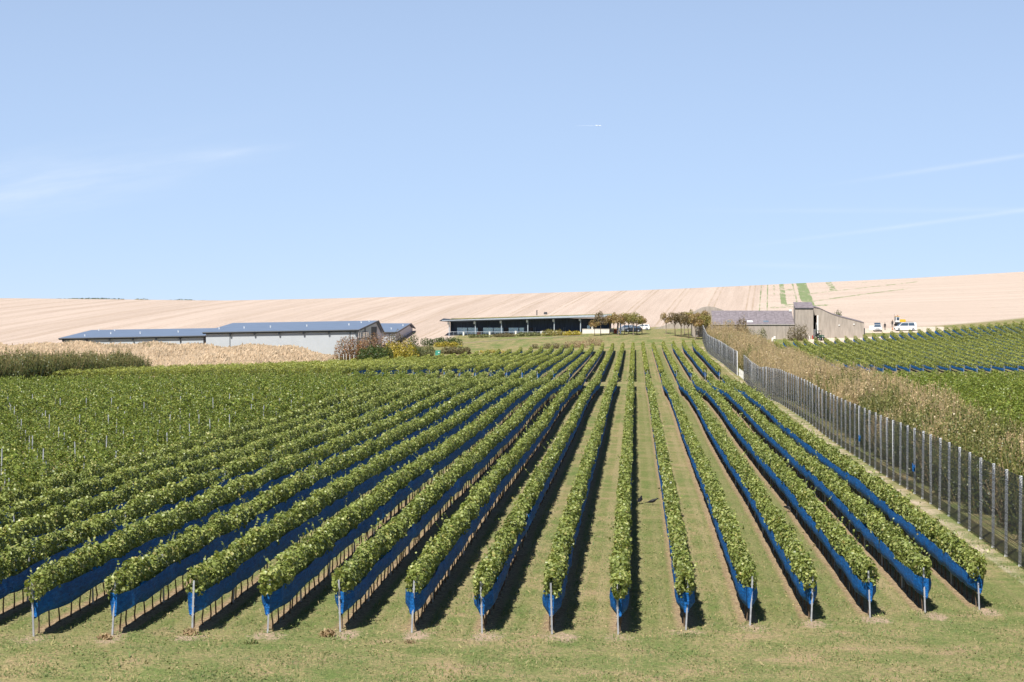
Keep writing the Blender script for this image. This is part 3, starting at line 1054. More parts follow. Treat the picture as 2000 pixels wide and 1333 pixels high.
# right-hand field: lower block of fresh green vines
LB = [foliage_mesh(900 + i, 146, ((0, 146, 90, .22, 'diam'),), .45, 1.85, .5, M['vine_bright'], rough=True) for i in range(3)]
for q in range(0, 17):
    xr = 28.3 + PITCHX * q
    y0 = 154.0
    root = thing('vine_row', 'bright green vine row in the lower right-hand field, %s from the brown hedge' % nth(q + 1), 'vine row', (xr, y0, gz1(xr, 240)), 0, 'vine rows of the lower right-hand field')
    put('foliage', LB[q % 3], root)
    for y_ in (146.0,):
        put('trellis_post', TALLPOSTS[q % 4], root, (0, y_, gz1(xr, y0 + y_) - gz1(xr, 240)))

# ------------------------------------------------------------------ slatted windbreak fence
FX = 16.85




def fence(label, ya, yb, seg):
    xa = float(fence_x(ya))
    z0 = gz1(xa, ya)
    root = thing('windbreak_fence', label, 'fence', (xa, ya, z0))
    b = MB()   # I-section post
    b.box((0, 0, 1.96), (.012, .088, 4.04))
    b.box((0, -.047, 1.96), (.118, .008, 4.04))
    b.box((0, .047, 1.96), (.118, .008, 4.04))
    pm = b.mesh('post', M['post_steel'])
    r = random.Random(int(ya))
    y = ya
    while y <= yb + .01:
        xp = float(fence_x(y))
        o = put('post', pm, root, (xp - xa, y - ya, gz1(xp, y) - z0))
        o.rotation_euler = (r.gauss(0, .006), r.gauss(0, .006), 0)
        y += 3.3
    n = int((yb - ya) / seg) + 1
    yy = np.linspace(ya - .05, yb + .05, n + 1)
    xx = fence_x(yy)
    zz = gz(xx, yy) - z0
    c = np.array([(-.0015, -.017), (.0015, -.017), (.0015, .017), (-.0015, .017)])
    for i in range(61):
        zc = .15 + i * .0635
        wob = smooth1(np.random.default_rng(i + int(ya)), yb - ya + 4, 7.0)(yy - ya + 1) * .012
        V = np.stack([c[None, :, 0] - .066 + (xx - xa)[:, None], np.broadcast_to((yy - ya)[:, None], (n + 1, 4)), (zz + zc + wob)[:, None] + c[None, :, 1]], -1).reshape(-1, 3)
        a, j = np.meshgrid(np.arange(n), np.arange(4), indexing='ij')
        F = np.stack([a * 4 + j, a * 4 + (j + 1) % 4, (a + 1) * 4 + (j + 1) % 4, (a + 1) * 4 + j], -1).reshape(-1, 4)
        put('strip', raw_mesh('strip', V, F, M['strip']), root)
    return root


fence('long galvanised post fence with black horizontal strips, nearer side of its gap', 62.0, 309.5, 5.0)
fence('galvanised post fence with black horizontal strips, short stretch beyond the gap', 327.0, 465.0, 6.0)
g0 = gz1(FX, 310)
root = thing('low_gate', 'low pale board gate closing the gap in the slatted fence', 'gate', (FX, 310, g0))
bm0 = MB().box((0, 0, .62), (.03, .16, 1.25), bev=.006).mesh('plank', M['white'])
for i in range(19):
    put('plank', bm0, root, (0, .8 + i * .84, gz1(FX, 310.8 + i * .84) - g0))
MB().box((.03, 8.3, .35), (.03, 16.4, .08)).box((.03, 8.3, .95), (.03, 16.4, .08)).build('rail', M['white'], root)


# ------------------------------------------------------------------ hedges, shrubs, trees
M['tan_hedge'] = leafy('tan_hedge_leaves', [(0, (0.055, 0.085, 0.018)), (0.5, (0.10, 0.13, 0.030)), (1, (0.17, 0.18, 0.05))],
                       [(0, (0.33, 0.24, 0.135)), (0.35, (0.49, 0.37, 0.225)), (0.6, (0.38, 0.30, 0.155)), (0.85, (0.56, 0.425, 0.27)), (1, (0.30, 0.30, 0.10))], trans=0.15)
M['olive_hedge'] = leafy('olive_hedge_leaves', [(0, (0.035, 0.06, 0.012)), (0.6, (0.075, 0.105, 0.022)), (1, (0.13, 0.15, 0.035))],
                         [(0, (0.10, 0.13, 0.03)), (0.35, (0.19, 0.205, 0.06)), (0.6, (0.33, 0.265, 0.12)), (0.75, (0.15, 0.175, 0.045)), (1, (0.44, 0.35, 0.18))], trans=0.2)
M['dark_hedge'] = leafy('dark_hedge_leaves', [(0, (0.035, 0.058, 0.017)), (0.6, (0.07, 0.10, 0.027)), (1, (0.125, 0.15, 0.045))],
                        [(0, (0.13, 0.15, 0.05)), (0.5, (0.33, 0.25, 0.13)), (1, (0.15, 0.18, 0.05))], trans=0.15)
M['twig'] = plain('tan_twigs', (0.42, 0.32, 0.21), 0.9, 0.1, var=0.3, scale=4)
M['straw'] = leafy('dry_grass_blades', tips=[(0, (0.17, 0.13, 0.10)), (0.5, (0.26, 0.20, 0.15)), (1, (0.20, 0.19, 0.10))], stops=[(0, (0.30, 0.225, 0.155)), (0.4, (0.42, 0.325, 0.235)), (0.75, (0.53, 0.42, 0.315)), (1, (0.24, 0.18, 0.135))], trans=0.2, rough=0.8)
M['lawn_blade'] = leafy('grass_blades', [(0, (0.085, 0.135, 0.035)), (0.5, (0.145, 0.185, 0.06)), (0.82, (0.24, 0.23, 0.10)), (1, (0.34, 0.28, 0.16))], trans=0.2, rough=0.7)
M['birch'] = leafy('russet_leaves', [(0, (0.20, 0.085, 0.05)), (0.4, (0.28, 0.14, 0.085)), (0.75, (0.30, 0.20, 0.09)), (1, (0.16, 0.14, 0.05))])
M['pinkbrown'] = leafy('pink_brown_leaves', [(0, (0.23, 0.125, 0.085)), (0.6, (0.30, 0.185, 0.125)), (1, (0.20, 0.165, 0.07))])
M['evergreen'] = leafy('evergreen_leaves', [(0, (0.035, 0.065, 0.016)), (0.6, (0.06, 0.105, 0.024)), (1, (0.11, 0.15, 0.04))])
M['golden'] = leafy('golden_leaves', [(0, (0.26, 0.22, 0.03)), (0.35, (0.42, 0.34, 0.045)), (0.7, (0.52, 0.42, 0.075)), (1, (0.18, 0.21, 0.04))])
M['greygreen'] = leafy('grey_green_leaves', [(0, (0.085, 0.105, 0.042)), (0.5, (0.145, 0.165, 0.07)), (0.85, (0.20, 0.205, 0.095)), (1, (0.27, 0.235, 0.09))])
M['browngreen'] = leafy('brown_green_leaves', [(0, (0.085, 0.07, 0.04)), (0.5, (0.14, 0.115, 0.06)), (1, (0.19, 0.165, 0.075))])
M['rust_tree'] = leafy('rust_tree_leaves', [(0, (0.24, 0.14, 0.075)), (0.4, (0.36, 0.23, 0.12)), (0.75, (0.27, 0.25, 0.09)), (1, (0.45, 0.31, 0.16))])
M['olive_tree'] = leafy('olive_tree_leaves', [(0, (0.15, 0.15, 0.045)), (0.5, (0.25, 0.24, 0.07)), (0.85, (0.36, 0.28, 0.11)), (1, (0.43, 0.36, 0.11))])
M['dusk_tree'] = leafy('dull_brown_tree_leaves', [(0, (0.12, 0.095, 0.06)), (0.5, (0.19, 0.15, 0.085)), (1, (0.29, 0.21, 0.12))])


def twig_shrub(seed, h, rad, n_st, n_lf, mat, lf=.128, tone0=.32, tone1=.7, low=0.05):
    """Upright many-stemmed shrub: thin stems, small leaves along them, tips of another tone."""
    rng = np.random.default_rng(seed)
    a, rr_ = rng.uniform(0, 6.283, n_st), rad * np.sqrt(rng.uniform(0, 1, n_st))
    B = np.stack([rr_ * .55 * np.cos(a), rr_ * .55 * np.sin(a), np.full(n_st, -.1)], 1)
    hh = h * rng.uniform(.62, 1.06, n_st) * (1 - 0.28 * (rr_ / rad) ** 2)
    T = np.stack([rr_ * 1.1 * np.cos(a) + rng.normal(0, .22, n_st), rr_ * 1.1 * np.sin(a) + rng.normal(0, .22, n_st), hh], 1)
    V1, F1, _ = stems_arrays(B, T, .022)
    parts = [(V1, F1, np.full(len(V1), 1.0))]
    i = rng.integers(0, n_st, n_lf)
    f = rng.uniform(low, 1.0, n_lf) ** .8
    C = B[i] * (1 - f[:, None]) + T[i] * f[:, None] + rng.normal(0, .16, (n_lf, 3)) * (1.25 - f[:, None] * .75)
    N = np.stack([C[:, 0], C[:, 1], np.full(n_lf, .6)], 1) + rng.normal(0, .75, (n_lf, 3))
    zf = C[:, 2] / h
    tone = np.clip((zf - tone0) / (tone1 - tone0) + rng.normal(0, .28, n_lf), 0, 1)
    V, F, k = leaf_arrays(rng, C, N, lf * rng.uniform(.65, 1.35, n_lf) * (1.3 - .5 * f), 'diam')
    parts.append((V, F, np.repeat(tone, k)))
    V, F, T_ = join_arrays(parts)
    return raw_mesh('shrub', V, F, mat, T_)


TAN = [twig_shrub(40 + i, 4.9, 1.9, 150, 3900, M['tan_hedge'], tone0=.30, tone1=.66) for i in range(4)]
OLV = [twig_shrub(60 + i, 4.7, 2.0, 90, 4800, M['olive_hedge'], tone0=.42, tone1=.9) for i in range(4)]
hz0 = gz1(21.5, 62)
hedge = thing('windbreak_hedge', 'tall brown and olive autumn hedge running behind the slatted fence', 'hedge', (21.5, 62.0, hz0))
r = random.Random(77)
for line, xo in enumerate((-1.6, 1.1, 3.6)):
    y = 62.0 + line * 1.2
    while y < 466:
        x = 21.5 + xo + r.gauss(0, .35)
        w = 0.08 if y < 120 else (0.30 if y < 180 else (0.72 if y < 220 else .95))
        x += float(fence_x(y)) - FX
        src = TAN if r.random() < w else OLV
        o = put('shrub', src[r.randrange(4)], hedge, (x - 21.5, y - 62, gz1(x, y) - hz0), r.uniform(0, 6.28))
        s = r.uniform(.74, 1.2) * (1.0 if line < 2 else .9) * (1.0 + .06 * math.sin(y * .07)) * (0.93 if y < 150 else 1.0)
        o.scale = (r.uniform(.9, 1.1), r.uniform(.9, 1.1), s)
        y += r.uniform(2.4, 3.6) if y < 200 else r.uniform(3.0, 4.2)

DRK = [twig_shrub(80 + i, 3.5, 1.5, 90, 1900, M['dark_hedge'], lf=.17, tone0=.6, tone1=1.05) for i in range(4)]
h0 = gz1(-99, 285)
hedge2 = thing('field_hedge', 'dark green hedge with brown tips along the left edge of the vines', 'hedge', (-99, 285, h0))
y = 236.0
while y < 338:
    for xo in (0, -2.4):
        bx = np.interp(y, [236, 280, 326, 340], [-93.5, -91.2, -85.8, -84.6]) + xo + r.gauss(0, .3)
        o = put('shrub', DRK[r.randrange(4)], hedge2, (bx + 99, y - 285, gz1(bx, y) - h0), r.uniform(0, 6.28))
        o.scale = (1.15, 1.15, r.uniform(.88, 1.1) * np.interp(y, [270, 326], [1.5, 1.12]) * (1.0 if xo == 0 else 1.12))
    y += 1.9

# dry grass on the bank (nobody could count the blades)
rng = np.random.default_rng(31)
n = 60000
bx = rng.uniform(-175, -60, n)
by = rng.uniform(326, 428, n)
keep = (by > far_end(bx) + 1.5) & (bx < -61.5 - np.clip(by - 398, 0, 12) * .2) & (rng.uniform(0, 1, n) < 0.3 + sstep(by, 340, 385))
bx, by = bx[keep], by[keep]
n = len(bx)
bz = gz(bx, by)
clump = smooth1(rng, 200, 3.0)(bx + 180)
hgt = np.clip(.50 + .28 * clump + rng.normal(0, .18, n), .15, 1.3)
C = np.stack([bx, by, bz + hgt * .4], 1)
N = np.stack([rng.normal(0, .5, n), np.full(n, -1.0), rng.uniform(.1, .7, n)], 1)
V, F, _ = leaf_arrays(rng, C, N, hgt, 'needle', updir=np.stack([rng.normal(.35, .4, n), rng.normal(0, .25, n), np.ones(n)], 1))
tn = np.clip((np.sin(bx * .31 + np.sin(by * .23) * 2) + np.sin(bx * .13 + 2) + .8 * np.sin(bx * .9 + by * .5) - .9 + rng.normal(0, .5, n)) * .9, 0, 1) * sstep(by, 370, 398)
kind(put('dry_grass', raw_mesh('dry_grass', V, F, M['straw'], np.repeat(tn, 4))), 'stuff')


def ground_hit(px, py, y0=55.0, y1=900.0):
    """Where the line of sight through a photograph pixel meets the terrain."""
    d_ = ray(px, py)
    yy = np.arange(y0, y1, .5)
    X = EYE.x + d_.x * yy / d_.y
    Z = EYE.z + d_.z * yy / d_.y
    below = np.nonzero(Z <= gz(X, yy))[0]
    i = below[0] if len(below) else len(yy) - 1
    return Vector((X[i], yy[i], gz1(X[i], yy[i])))


def mound(seed, lobes, n, size, mat, name='leaves', shape='diam', updir=None, tone=None):
    """Leaves through the shell of several overlapping lobes (x, y, z, rx, ry, rz)."""
    rng = np.random.default_rng(seed)
    L = np.array(lobes, float)
    vol = (L[:, 3] * L[:, 4] + L[:, 4] * L[:, 5] + L[:, 3] * L[:, 5])
    i = rng.choice(len(L), n, p=vol / vol.sum())
    D = rng.normal(size=(n, 3))
    D /= np.linalg.norm(D, axis=1, keepdims=True)
    rad = np.cbrt(rng.uniform(.25, 1.05, n))[:, None] * (1 + .14 * np.sin(D[:, :1] * 7 + i[:, None]) * np.cos(D[:, 2:] * 6))
    C = L[i, :3] + D * L[i, 3:] * rad
    low = C[:, 2] < 0.03
    C[low, 2] = rng.uniform(0.03, .45, int(low.sum())) * L[i[low], 5]
    N = D + rng.normal(0, .6, C.shape) + np.array([0, 0, .25])
    V, F, k = leaf_arrays(rng, C, N, size * rng.uniform(.65, 1.3, len(C)), shape)
    return raw_mesh(name, V, F, mat)


def lobes_for(seed, w, d_, h, m_):
    r = random.Random(seed)
    out = []
    m2 = max(2, int(m_ * 1.8))
    for i in range(m2):
        x = (-.5 + (i + r.uniform(.1, .9)) / m2) * w * .86
        edge = 1 - .3 * (2 * x / w) ** 2
        hh = h * r.uniform(.85, 1.12) * edge
        rx = max(w / m2 * r.uniform(.8, 1.5), min(w * .2, h * .3))
        out.append((x, r.uniform(-.2, .2) * d_, hh * .40, rx, d_ * r.uniform(.38, .5), hh * .60))
    return out


def shrub(name, label, cat, px0, px1, ytop, ybase, mat, seed, lob=3, dens=1.0, size=.2, stems=6, group=None, Y=None, depth=None, stem_mat='bark'):
    cx = (px0 + px1) / 2
    if Y is None:
        p = ground_hit(cx, ybase)
        Y = p.y
    X = xat(cx, Y)
    z = gz1(X, Y)
    w = xat(px1, Y) - xat(px0, Y)
    h = max(.35, zat(ytop, Y, cx) - z)
    d_ = depth or min(w, 3.5)
    root = thing(name, label, cat, (X, Y, z), 0, group)
    n = int(dens * 13 * (w * h + w * d_ * .5) / size ** 2 / 3)
    put('foliage', mound(seed, lobes_for(seed, w * .92, d_, h, lob), min(n, 16000), size, mat), root)
    b = MB()
    r = random.Random(seed)
    for i in range(stems):
        x = r.uniform(-.4, .4) * w
        b.tube([(x, 0, -.15), (x + r.uniform(-.2, .2), r.uniform(-.2, .2), h * .5), (x + r.uniform(-.35, .35), r.uniform(-.3, .3), h * r.uniform(.8, 1.0))], [.035, .025, .01], 5)
    b.build('stems', M[stem_mat], root)
    return root


shrub('russet_shrub', 'russet birch-like shrub at the corner of the pale shed wall', 'shrub', 656, 722, 655, 703, M['birch'], 1, 4, 1.1, .2, 14, stem_mat='bark_pale', Y=419)
shrub('russet_hedge', 'low pinkish-brown hedge below the windows of the shed gable', 'hedge', 700, 768, 650, 684, M['pinkbrown'], 2, 5, .8, .24, 8, Y=428)
shrub('evergreen_shrub', 'large dark evergreen shrub clipped into a dome, left of the golden one', 'shrub', 699, 758, 673, 706, M['evergreen'], 3, 4, 1.2, .2, Y=416)
shrub('evergreen_shrub', 'small round dark evergreen shrub between big dome and golden shrub', 'shrub', 748, 768, 676, 697, M['evergreen'], 4, 2, 1.2, .18, Y=418)
shrub('golden_shrub', 'wide golden-yellow shrub in front of the small rear shed', 'shrub', 748, 814, 660, 694, M['golden'], 5, 5, 1.0, .24, Y=424)
shrub('brown_shrub', 'brown and green shrub behind the golden shrub', 'shrub', 756, 800, 649, 676, M['browngreen'], 6, 3, .8, .24, Y=432)
shrub('dark_tree', 'dark bushy small tree at the right gable of the rear shed', 'tree', 797, 819, 641, 690, M['evergreen'], 7, 2, .8, .22, Y=430, depth=2.2)
shrub('clipped_hedge', 'low dark clipped hedge left of the glass-fronted building', 'hedge', 814, 912, 659, 676, M['evergreen'], 8, 8, .9, .24, Y=466, depth=2.2)
shrub('yellow_flower_border', 'low strip of yellow flowers below the dark clipped hedge', 'flower bed', 842, 906, 667, 674, M['golden'], 9, 7, .7, .2, 0, Y=461, depth=1.6)
shrub('green_shrub', 'rounded green shrub left of the teal bin', 'shrub', 796, 826, 677, 699, M['greygreen'], 10, 2, 1.0, .2, Y=433)
shrub('green_shrub', 'taller grey-green shrub touching the teal bin', 'shrub', 819, 852, 672, 696, M['greygreen'], 11, 2, 1.0, .2, Y=437)
shrub('purple_brown_shrub', 'wide dull purple-brown shrub right of the teal bin', 'shrub', 859, 926, 676, 693, M['browngreen'], 12, 4, 1.0, .22, Y=445)
shrub('yellow_flower_border', 'thin line of yellow flowers at the top edge of the far vines', 'flower bed', 930, 990, 683, 690, M['golden'], 13, 8, .5, .18, 0, Y=447, depth=1.2)
shrub('dark_shrub', 'small dark shrub alone on the grass slope above the far vines', 'shrub', 1039, 1050, 672, 682, M['browngreen'], 14, 1, 1.0, .2, Y=455)
shrub('tan_bramble', 'low brown bramble patch above the far vines, left of the tan thickets', 'shrub', 1056, 1112, 669, 685, M['browngreen'], 15, 5, .45, .2, 20, stem_mat='twig', Y=455, depth=2.4)
shrub('tan_bramble', 'loose tan bramble thicket at the top of the far vines, middle of three', 'shrub', 1100, 1150, 664, 683, M['pinkbrown'], 16, 4, .32, .17, 34, stem_mat='twig', Y=456.5, depth=2.2)
shrub('tan_bramble', 'tall loose tan bramble thicket nearest the bare grass mound', 'shrub', 1140, 1177, 657, 678, M['pinkbrown'], 17, 3, .30, .17, 30, stem_mat='twig', Y=460, depth=2.2)
for i, (a, b_, c_, d_, mt, lab) in enumerate(((911, 962, 653, 664, 'greygreen', 'grey-green planting under the first glazed bays'), (958, 1010, 651, 662, 'browngreen', 'brownish planting in the middle of the restaurant border'),
                                     (1004, 1062, 648, 661, 'greygreen', 'pale green planting under the blank middle bays'), (1056, 1104, 643, 659, 'olive_tree', 'taller olive planting near the end of the restaurant border'),
                                     (1098, 1138, 645, 657, 'golden', 'yellow-green planting beside the white terrace wall'))):
    shrub('border_planting', lab, 'flower bed', a, b_, c_, d_, M[mt], 40 + i, 6, .75, .22, 3, 'planting in front of the glass-fronted building', Y=491, depth=3.2)
shrub('barn_tree', 'dark purple-brown tree standing against the long barn roof', 'tree', 1437, 1460, 620, 660, M['dusk_tree'], 20, 2, .9, .2, 5, Y=449, depth=2.4)
shrub('barn_shrub', 'grey-green shrub against the concrete barn wall', 'shrub', 1478, 1498, 641, 664, M['greygreen'], 21, 2, .6, .2, 5, Y=451, depth=2)
shrub('barn_shrub', 'wide airy grey-brown bush in front of the concrete tower', 'shrub', 1536, 1580, 632, 663, M['browngreen'], 22, 4, .55, .2, 14, Y=451.5, depth=3, stem_mat='bark_pale')
shrub('barn_shrub', 'leggy green bush between hedge and barn wall', 'shrub', 1450, 1476, 638, 664, M['greygreen'], 23, 3, .3, .2, 8, Y=450, depth=2, stem_mat='bark_pale')
shrub('ridge_bush', 'dark bush peeping over the sloping concrete wall', 'shrub', 1626, 1646, 606, 618, M['evergreen'], 24, 3, 1.0, .25, 3, Y=474, depth=2)
for i, (a, b_, yt) in enumerate(((95, 250, 582), (262, 290, 583), (335, 376, 584.2), (392, 404, 585.5), (478, 494, 589))):
    p = Vector((xat((a + b_) / 2, 786), 786, gz1(xat((a + b_) / 2, 786), 786)))
    w = xat(b_, 786) - xat(a, 786)
    o = put('distant_hedge', mound(70 + i, lobes_for(70 + i, w, 3, max(.5, zat(yt + .6, 786, a) - p.z), max(2, int(w / 3))), int(w * 30), .5, M['dark_hedge']), None, p)
    tag(o, ('very thin distant hedge on the skyline above the left shed', 'tiny distant hedge on the skyline, left of the next dark one', 'dark distant hedge where the left skyline dips', 'tiny distant tuft just right of the dark skyline hedge', 'last distant tuft on the skyline towards the long shed')[i], 'hedge', 'hedges on the far skyline')


# --- young trees
def tree_parts(seed, h, cr, ch, tr, mat, bark):
    r = random.Random(seed)
    b = MB()
    top = h - ch * .3
    pts = [(0, 0, -.2)] + [(r.uniform(-.06, .06) * i, r.uniform(-.06, .06) * i, top * i / 4) for i in range(1, 5)]
    b.tube(pts, [tr * (1 - .16 * i) for i in range(5)], 7)
    lob = []
    for i in range(8):
        a = i * 2.4 + r.uniform(-.4, .4)
        z0 = h - ch * r.uniform(.7, .98)
        e = (math.cos(a) * cr * r.uniform(.5, .85), math.sin(a) * cr * r.uniform(.5, .85), h - ch * r.uniform(.12, .62))
        b.tube([(pts[2][0] * .5, pts[2][1] * .5, z0), ((e[0]) * .5, e[1] * .5, (z0 + e[2]) / 2), e], [tr * .45, tr * .3, tr * .1], 5)
        lob.append((*e, cr * r.uniform(.3, .5), cr * r.uniform(.3, .5), ch * r.uniform(.16, .27)))
    lob.append((0, 0, h - ch * .32, cr * .5, cr * .5, ch * .3))
    return b.mesh('trunk', bark), mound(seed + 1, lob, 1150, .2, mat, 'crown')


TREES = {m_: [tree_parts(900 + i * 7 + j, 5.2, 1.55, 3.3, .10, M[m_], M['bark_pale'] if j % 2 else M['bark']) for j in range(3)] for i, m_ in enumerate(('rust_tree', 'olive_tree', 'dusk_tree'))}
T1 = [(1161, 'rust_tree', .78), (1173.5, 'dusk_tree', 1.12), (1191, 'rust_tree', .95), (1199, 'olive_tree', 1.0), (1208, 'rust_tree', 1.0), (1220, 'olive_tree', 1.02), (1228, 'rust_tree', 1.05), (1237, 'olive_tree', 1.03), (1244, 'olive_tree', 1.06), (1254, 'rust_tree', .9)]
T1L = ['small russet tree leftmost of the clump, before the dark veranda', 'dark brown-crowned tree in front of the white terrace wall', 'russet young tree at the right end of the white terrace wall', 'olive young tree by the slatted dark panel', 'russet young tree beside the two dark posts',
       'olive young tree behind the dark posts, left of the parked cars', 'russet young tree standing over the silver car', 'olive young tree between silver car and dark car', 'full olive-green young tree beside the dark car', 'thin russet tree rightmost of the clump beyond the dark car']
for i, (px, mt, s) in enumerate(T1):
    Y = 487 + (i * 37 % 7)
    X = xat(px, Y)
    root = thing('young_tree', T1L[i], 'tree', (X, Y, gz1(X, Y)), i * 1.3, 'young trees between restaurant and car park')
    tr_, cr_ = TREES[mt][i % 3]
    put('trunk', tr_, root)
    put('crown', cr_, root)
    root.scale = (s * (.9 if i % 2 else 1.05),) * 2 + (s,)
T2 = [(1301, 'rust_tree', .86, 492), (1319, 'dusk_tree', 1.0, 482), (1330, 'dusk_tree', 1.05, 478), (1337, 'olive_tree', 1.0, 486), (1345, 'dusk_tree', 1.02, 473), (1352, 'olive_tree', 1.06, 481), (1358, 'rust_tree', 1.0, 468), (1365, 'rust_tree', 1.05, 475), (1374, 'olive_tree', 1.0, 470), (1383, 'rust_tree', 1.02, 477), (1392, 'olive_tree', 1.0, 468), (1403, 'rust_tree', .98, 466), (1411, 'olive_tree', .9, 462)]
for i, (px, mt, s, Y) in enumerate(T2):
    X = xat(px, Y)
    lab = 'thin reddish tree standing apart before the low grey wall' if i == 0 else 'bushy young tree of the dark grove left of the barn, %s from its left side' % nth(i)
    root = thing('young_tree', lab, 'tree', (X, Y, gz1(X, Y)), i * 2.1, 'young trees in the grove beside the barn')
    tr_, cr_ = TREES[mt][(i + 1) % 3]
    put('trunk', tr_, root)
    put('crown', cr_, root)
    root.scale = (s * 1.12, s * 1.12, s * 1.12)


# ------------------------------------------------------------------ sheds (left)
def shed(name, label, xl, xr, Y, zl, zr, dr, rl, rrz, db, zbk, posts, gable=True, brackets=(), dots=()):
    """Long shed: pale front wall, wide shallow front roof slope up to a ridge dr behind, short steep rear slope."""
    zg = min(gz1(xl, Y), gz1(xr, Y)) - 1.0
    root = thing(name, label, 'shed', (xl, Y, zg))
    W_ = xr - xl
    zl, zr, rl, rrz, zbk = zl - zg, zr - zg, rl - zg, rrz - zg, zbk - zg
    # front wall
    MB().add([(.01, 0, 0), (W_ - .01, 0, 0), (W_ - .01, .12, 0), (.01, .12, 0), (.01, 0, zl - .3), (W_ - .01, 0, zr - .3), (W_ - .01, .12, zr - .3), (.01, .12, zl - .3)],
             [(3, 2, 1, 0), (4, 5, 6, 7), (0, 1, 5, 4), (1, 2, 6, 5), (2, 3, 7, 6), (3, 0, 4, 7)]).build('front_wall', M['cladding'], root)
    MB().box((W_ / 2, .1 + db / 2, .02), (W_ - .3, db - .4, .04)).build('floor', M['concrete'], root)
    # gable ends
    for x, nm in ((0.02, 'end_wall'), (W_ - .14, 'gable_wall')):
        f = 0 if x < 1 else 1
        e = (zl, zr)[f] - .32
        MB().prism([(.13, 0), (db - .13, 0), (db - .13, zbk - .3), (dr, (rl, rrz)[f] - .34), (.13, e)], 'x', x, x + .12).build(nm, M['cladding_shade_side'], root)
    MB().box((W_ / 2, db - .1, (zbk - .3) / 2), (W_ - .3, .12, zbk - .3)).build('rear_wall', M['cladding_shade_side'], root)
    # roof
    MB().quadslab((-.6, -.5, zl), (W_ + .5, -.5, zr), (W_ + .5, dr, rrz), (-.6, dr, rl), .14).build('front_roof', M['roof_blue'], root)
    MB().quadslab((-.6, dr + .01, rl), (W_ + .5, dr + .01, rrz), (W_ + .5, db + .6, zbk), (-.6, db + .6, zbk), .14).build('rear_roof', M['roof_blue'], root)
    b = MB()
    b.tube([(-.65, -.56, zl - .14), (W_ + .55, -.56, zr - .14)], .14, 8)
    b.add([(-.6, -.44, zl - .42), (W_ + .5, -.44, zr - .42), (W_ + .5, -.4, zr - .42), (-.6, -.4, zl - .42), (-.6, -.44, zl - .16), (W_ + .5, -.44, zr - .16), (W_ + .5, -.4, zr - .16), (-.6, -.4, zl - .16)],
          [(3, 2, 1, 0), (4, 5, 6, 7), (0, 1, 5, 4), (1, 2, 6, 5), (2, 3, 7, 6), (3, 0, 4, 7)])
    b.build('gutter', M['gutter'], root)
    b = MB()
    b.quadslab((W_ + .51, -.52, zr + .02), (W_ + .68, -.52, zr + .02), (W_ + .68, dr, rrz + .04), (W_ + .51, dr, rrz + .04), .34)
    b.quadslab((W_ + .51, dr + .01, rrz + .04), (W_ + .68, dr + .01, rrz + .04), (W_ + .68, db + .6, zbk + .02), (W_ + .51, db + .6, zbk + .02), .34)
    b.build('verge_trim', M['ridge'], root)
    for f in posts:
        x = W_ * f
        z = zl + (zr - zl) * f
        MB().tube([(x, -.07, 0), (x, -.07, z - .6), (x, -.5, z - .3)], .065, 6).build('downpipe', M['gutter'], root)
    for f in brackets:
        z = zl + (zr - zl) * f
        MB().box((W_ * f, -.42, z - .62), (.26, .34, .4), taper=1.4).build('roof_bracket', M['gutter'], root)
    for fx, fy in dots:
        z0_ = zl + (zr - zl) * fx
        z1_ = rl + (rrz - rl) * fx
        yy_ = -.5 + (dr + .5) * fy
        b = MB()
        b.tube([(W_ * fx, yy_, z0_ + (z1_ - z0_) * fy - .05), (W_ * fx, yy_, z0_ + (z1_ - z0_) * fy + .28)], .13, 8)
        b.tube([(W_ * fx, yy_, z0_ + (z1_ - z0_) * fy + .285), (W_ * fx, yy_, z0_ + (z1_ - z0_) * fy + .36)], .2, 8)
        b.build('roof_vent', M['white'], root)
    return root, W_, zg


Y = 430.0
xl, xr = xat(402, Y), xat(697, Y)
s1, w1, zg1 = shed('storage_shed', 'long pale winery shed with blue roof and visible grey gable', xl, xr, Y, zat(649.5, Y), zat(644, Y), 32.0, zat(631.5, Y + 32), zat(626.5, Y + 32), 43.0, zat(650, Y + 43) - .2,
                   (.16, .955), brackets=(.165, .325, .488, .65, .815, .99), dots=((.03, .30), (.19, .35), (.36, .4), (.60, .45), (.88, .5), (.93, .75), (.965, .9)))
gx = w1 - .0
for i, yy_ in enumerate((2.2, 4.8, 9.5, 12.0, 15.0, 17.4)):
    f = MB().box((gx + .0, yy_, zat(656, Y) - zg1), (.08, 1.7, 1.5)).build('window', M['gutter'], s1)
    MB().box((gx + .05, yy_, zat(656, Y) - zg1), (.03, 1.4, 1.2)).build('pane', M['glazing'], f)
b = MB()
zt = zat(640, Y + 26) - zg1
for i in range(9):
    MB().box((gx + .02, 24.2 + i * 1.05, zt - 2.2), (.1, .8, 4.6)).build('louvre_slat', M['louvre'], s1)
MB().box((gx + .06, 13.0, zat(645.5, Y + 13) - zg1), (.12, .8, .9)).build('wall_lamp', M['gutter'], s1)

Y = 432.5
xl, xr = xat(121, Y), xat(404, Y)
shed('storage_shed', 'low pale shed with blue roof, leftmost and half hidden by the dry bank', xl, xr - .8, Y, zat(661.5, Y), zat(656, Y), 26.0, zat(645.5, Y + 26), zat(641.2, Y + 26), 36.0, zat(653, Y + 36),
     (.05, .18, .84), brackets=(.01, .175, .34, .505, .67, .835), dots=((.06, .9), (.12, .2), (.25, .45), (.47, .42), (.73, .5), (.19, .85), (.97, .6)))
Y = 481.0
xl, xr = xat(700, Y), xat(772, Y)
shed('rear_shed', 'smaller blue-roofed shed showing behind the grey gable of the long one', xl, xr, Y, zat(649, Y), zat(648.5, Y), 29.0, zat(632, Y + 29), zat(632, Y + 29), 38.0, zat(641, Y + 38), (.84,), dots=((.78, .3), (.95, .7)))

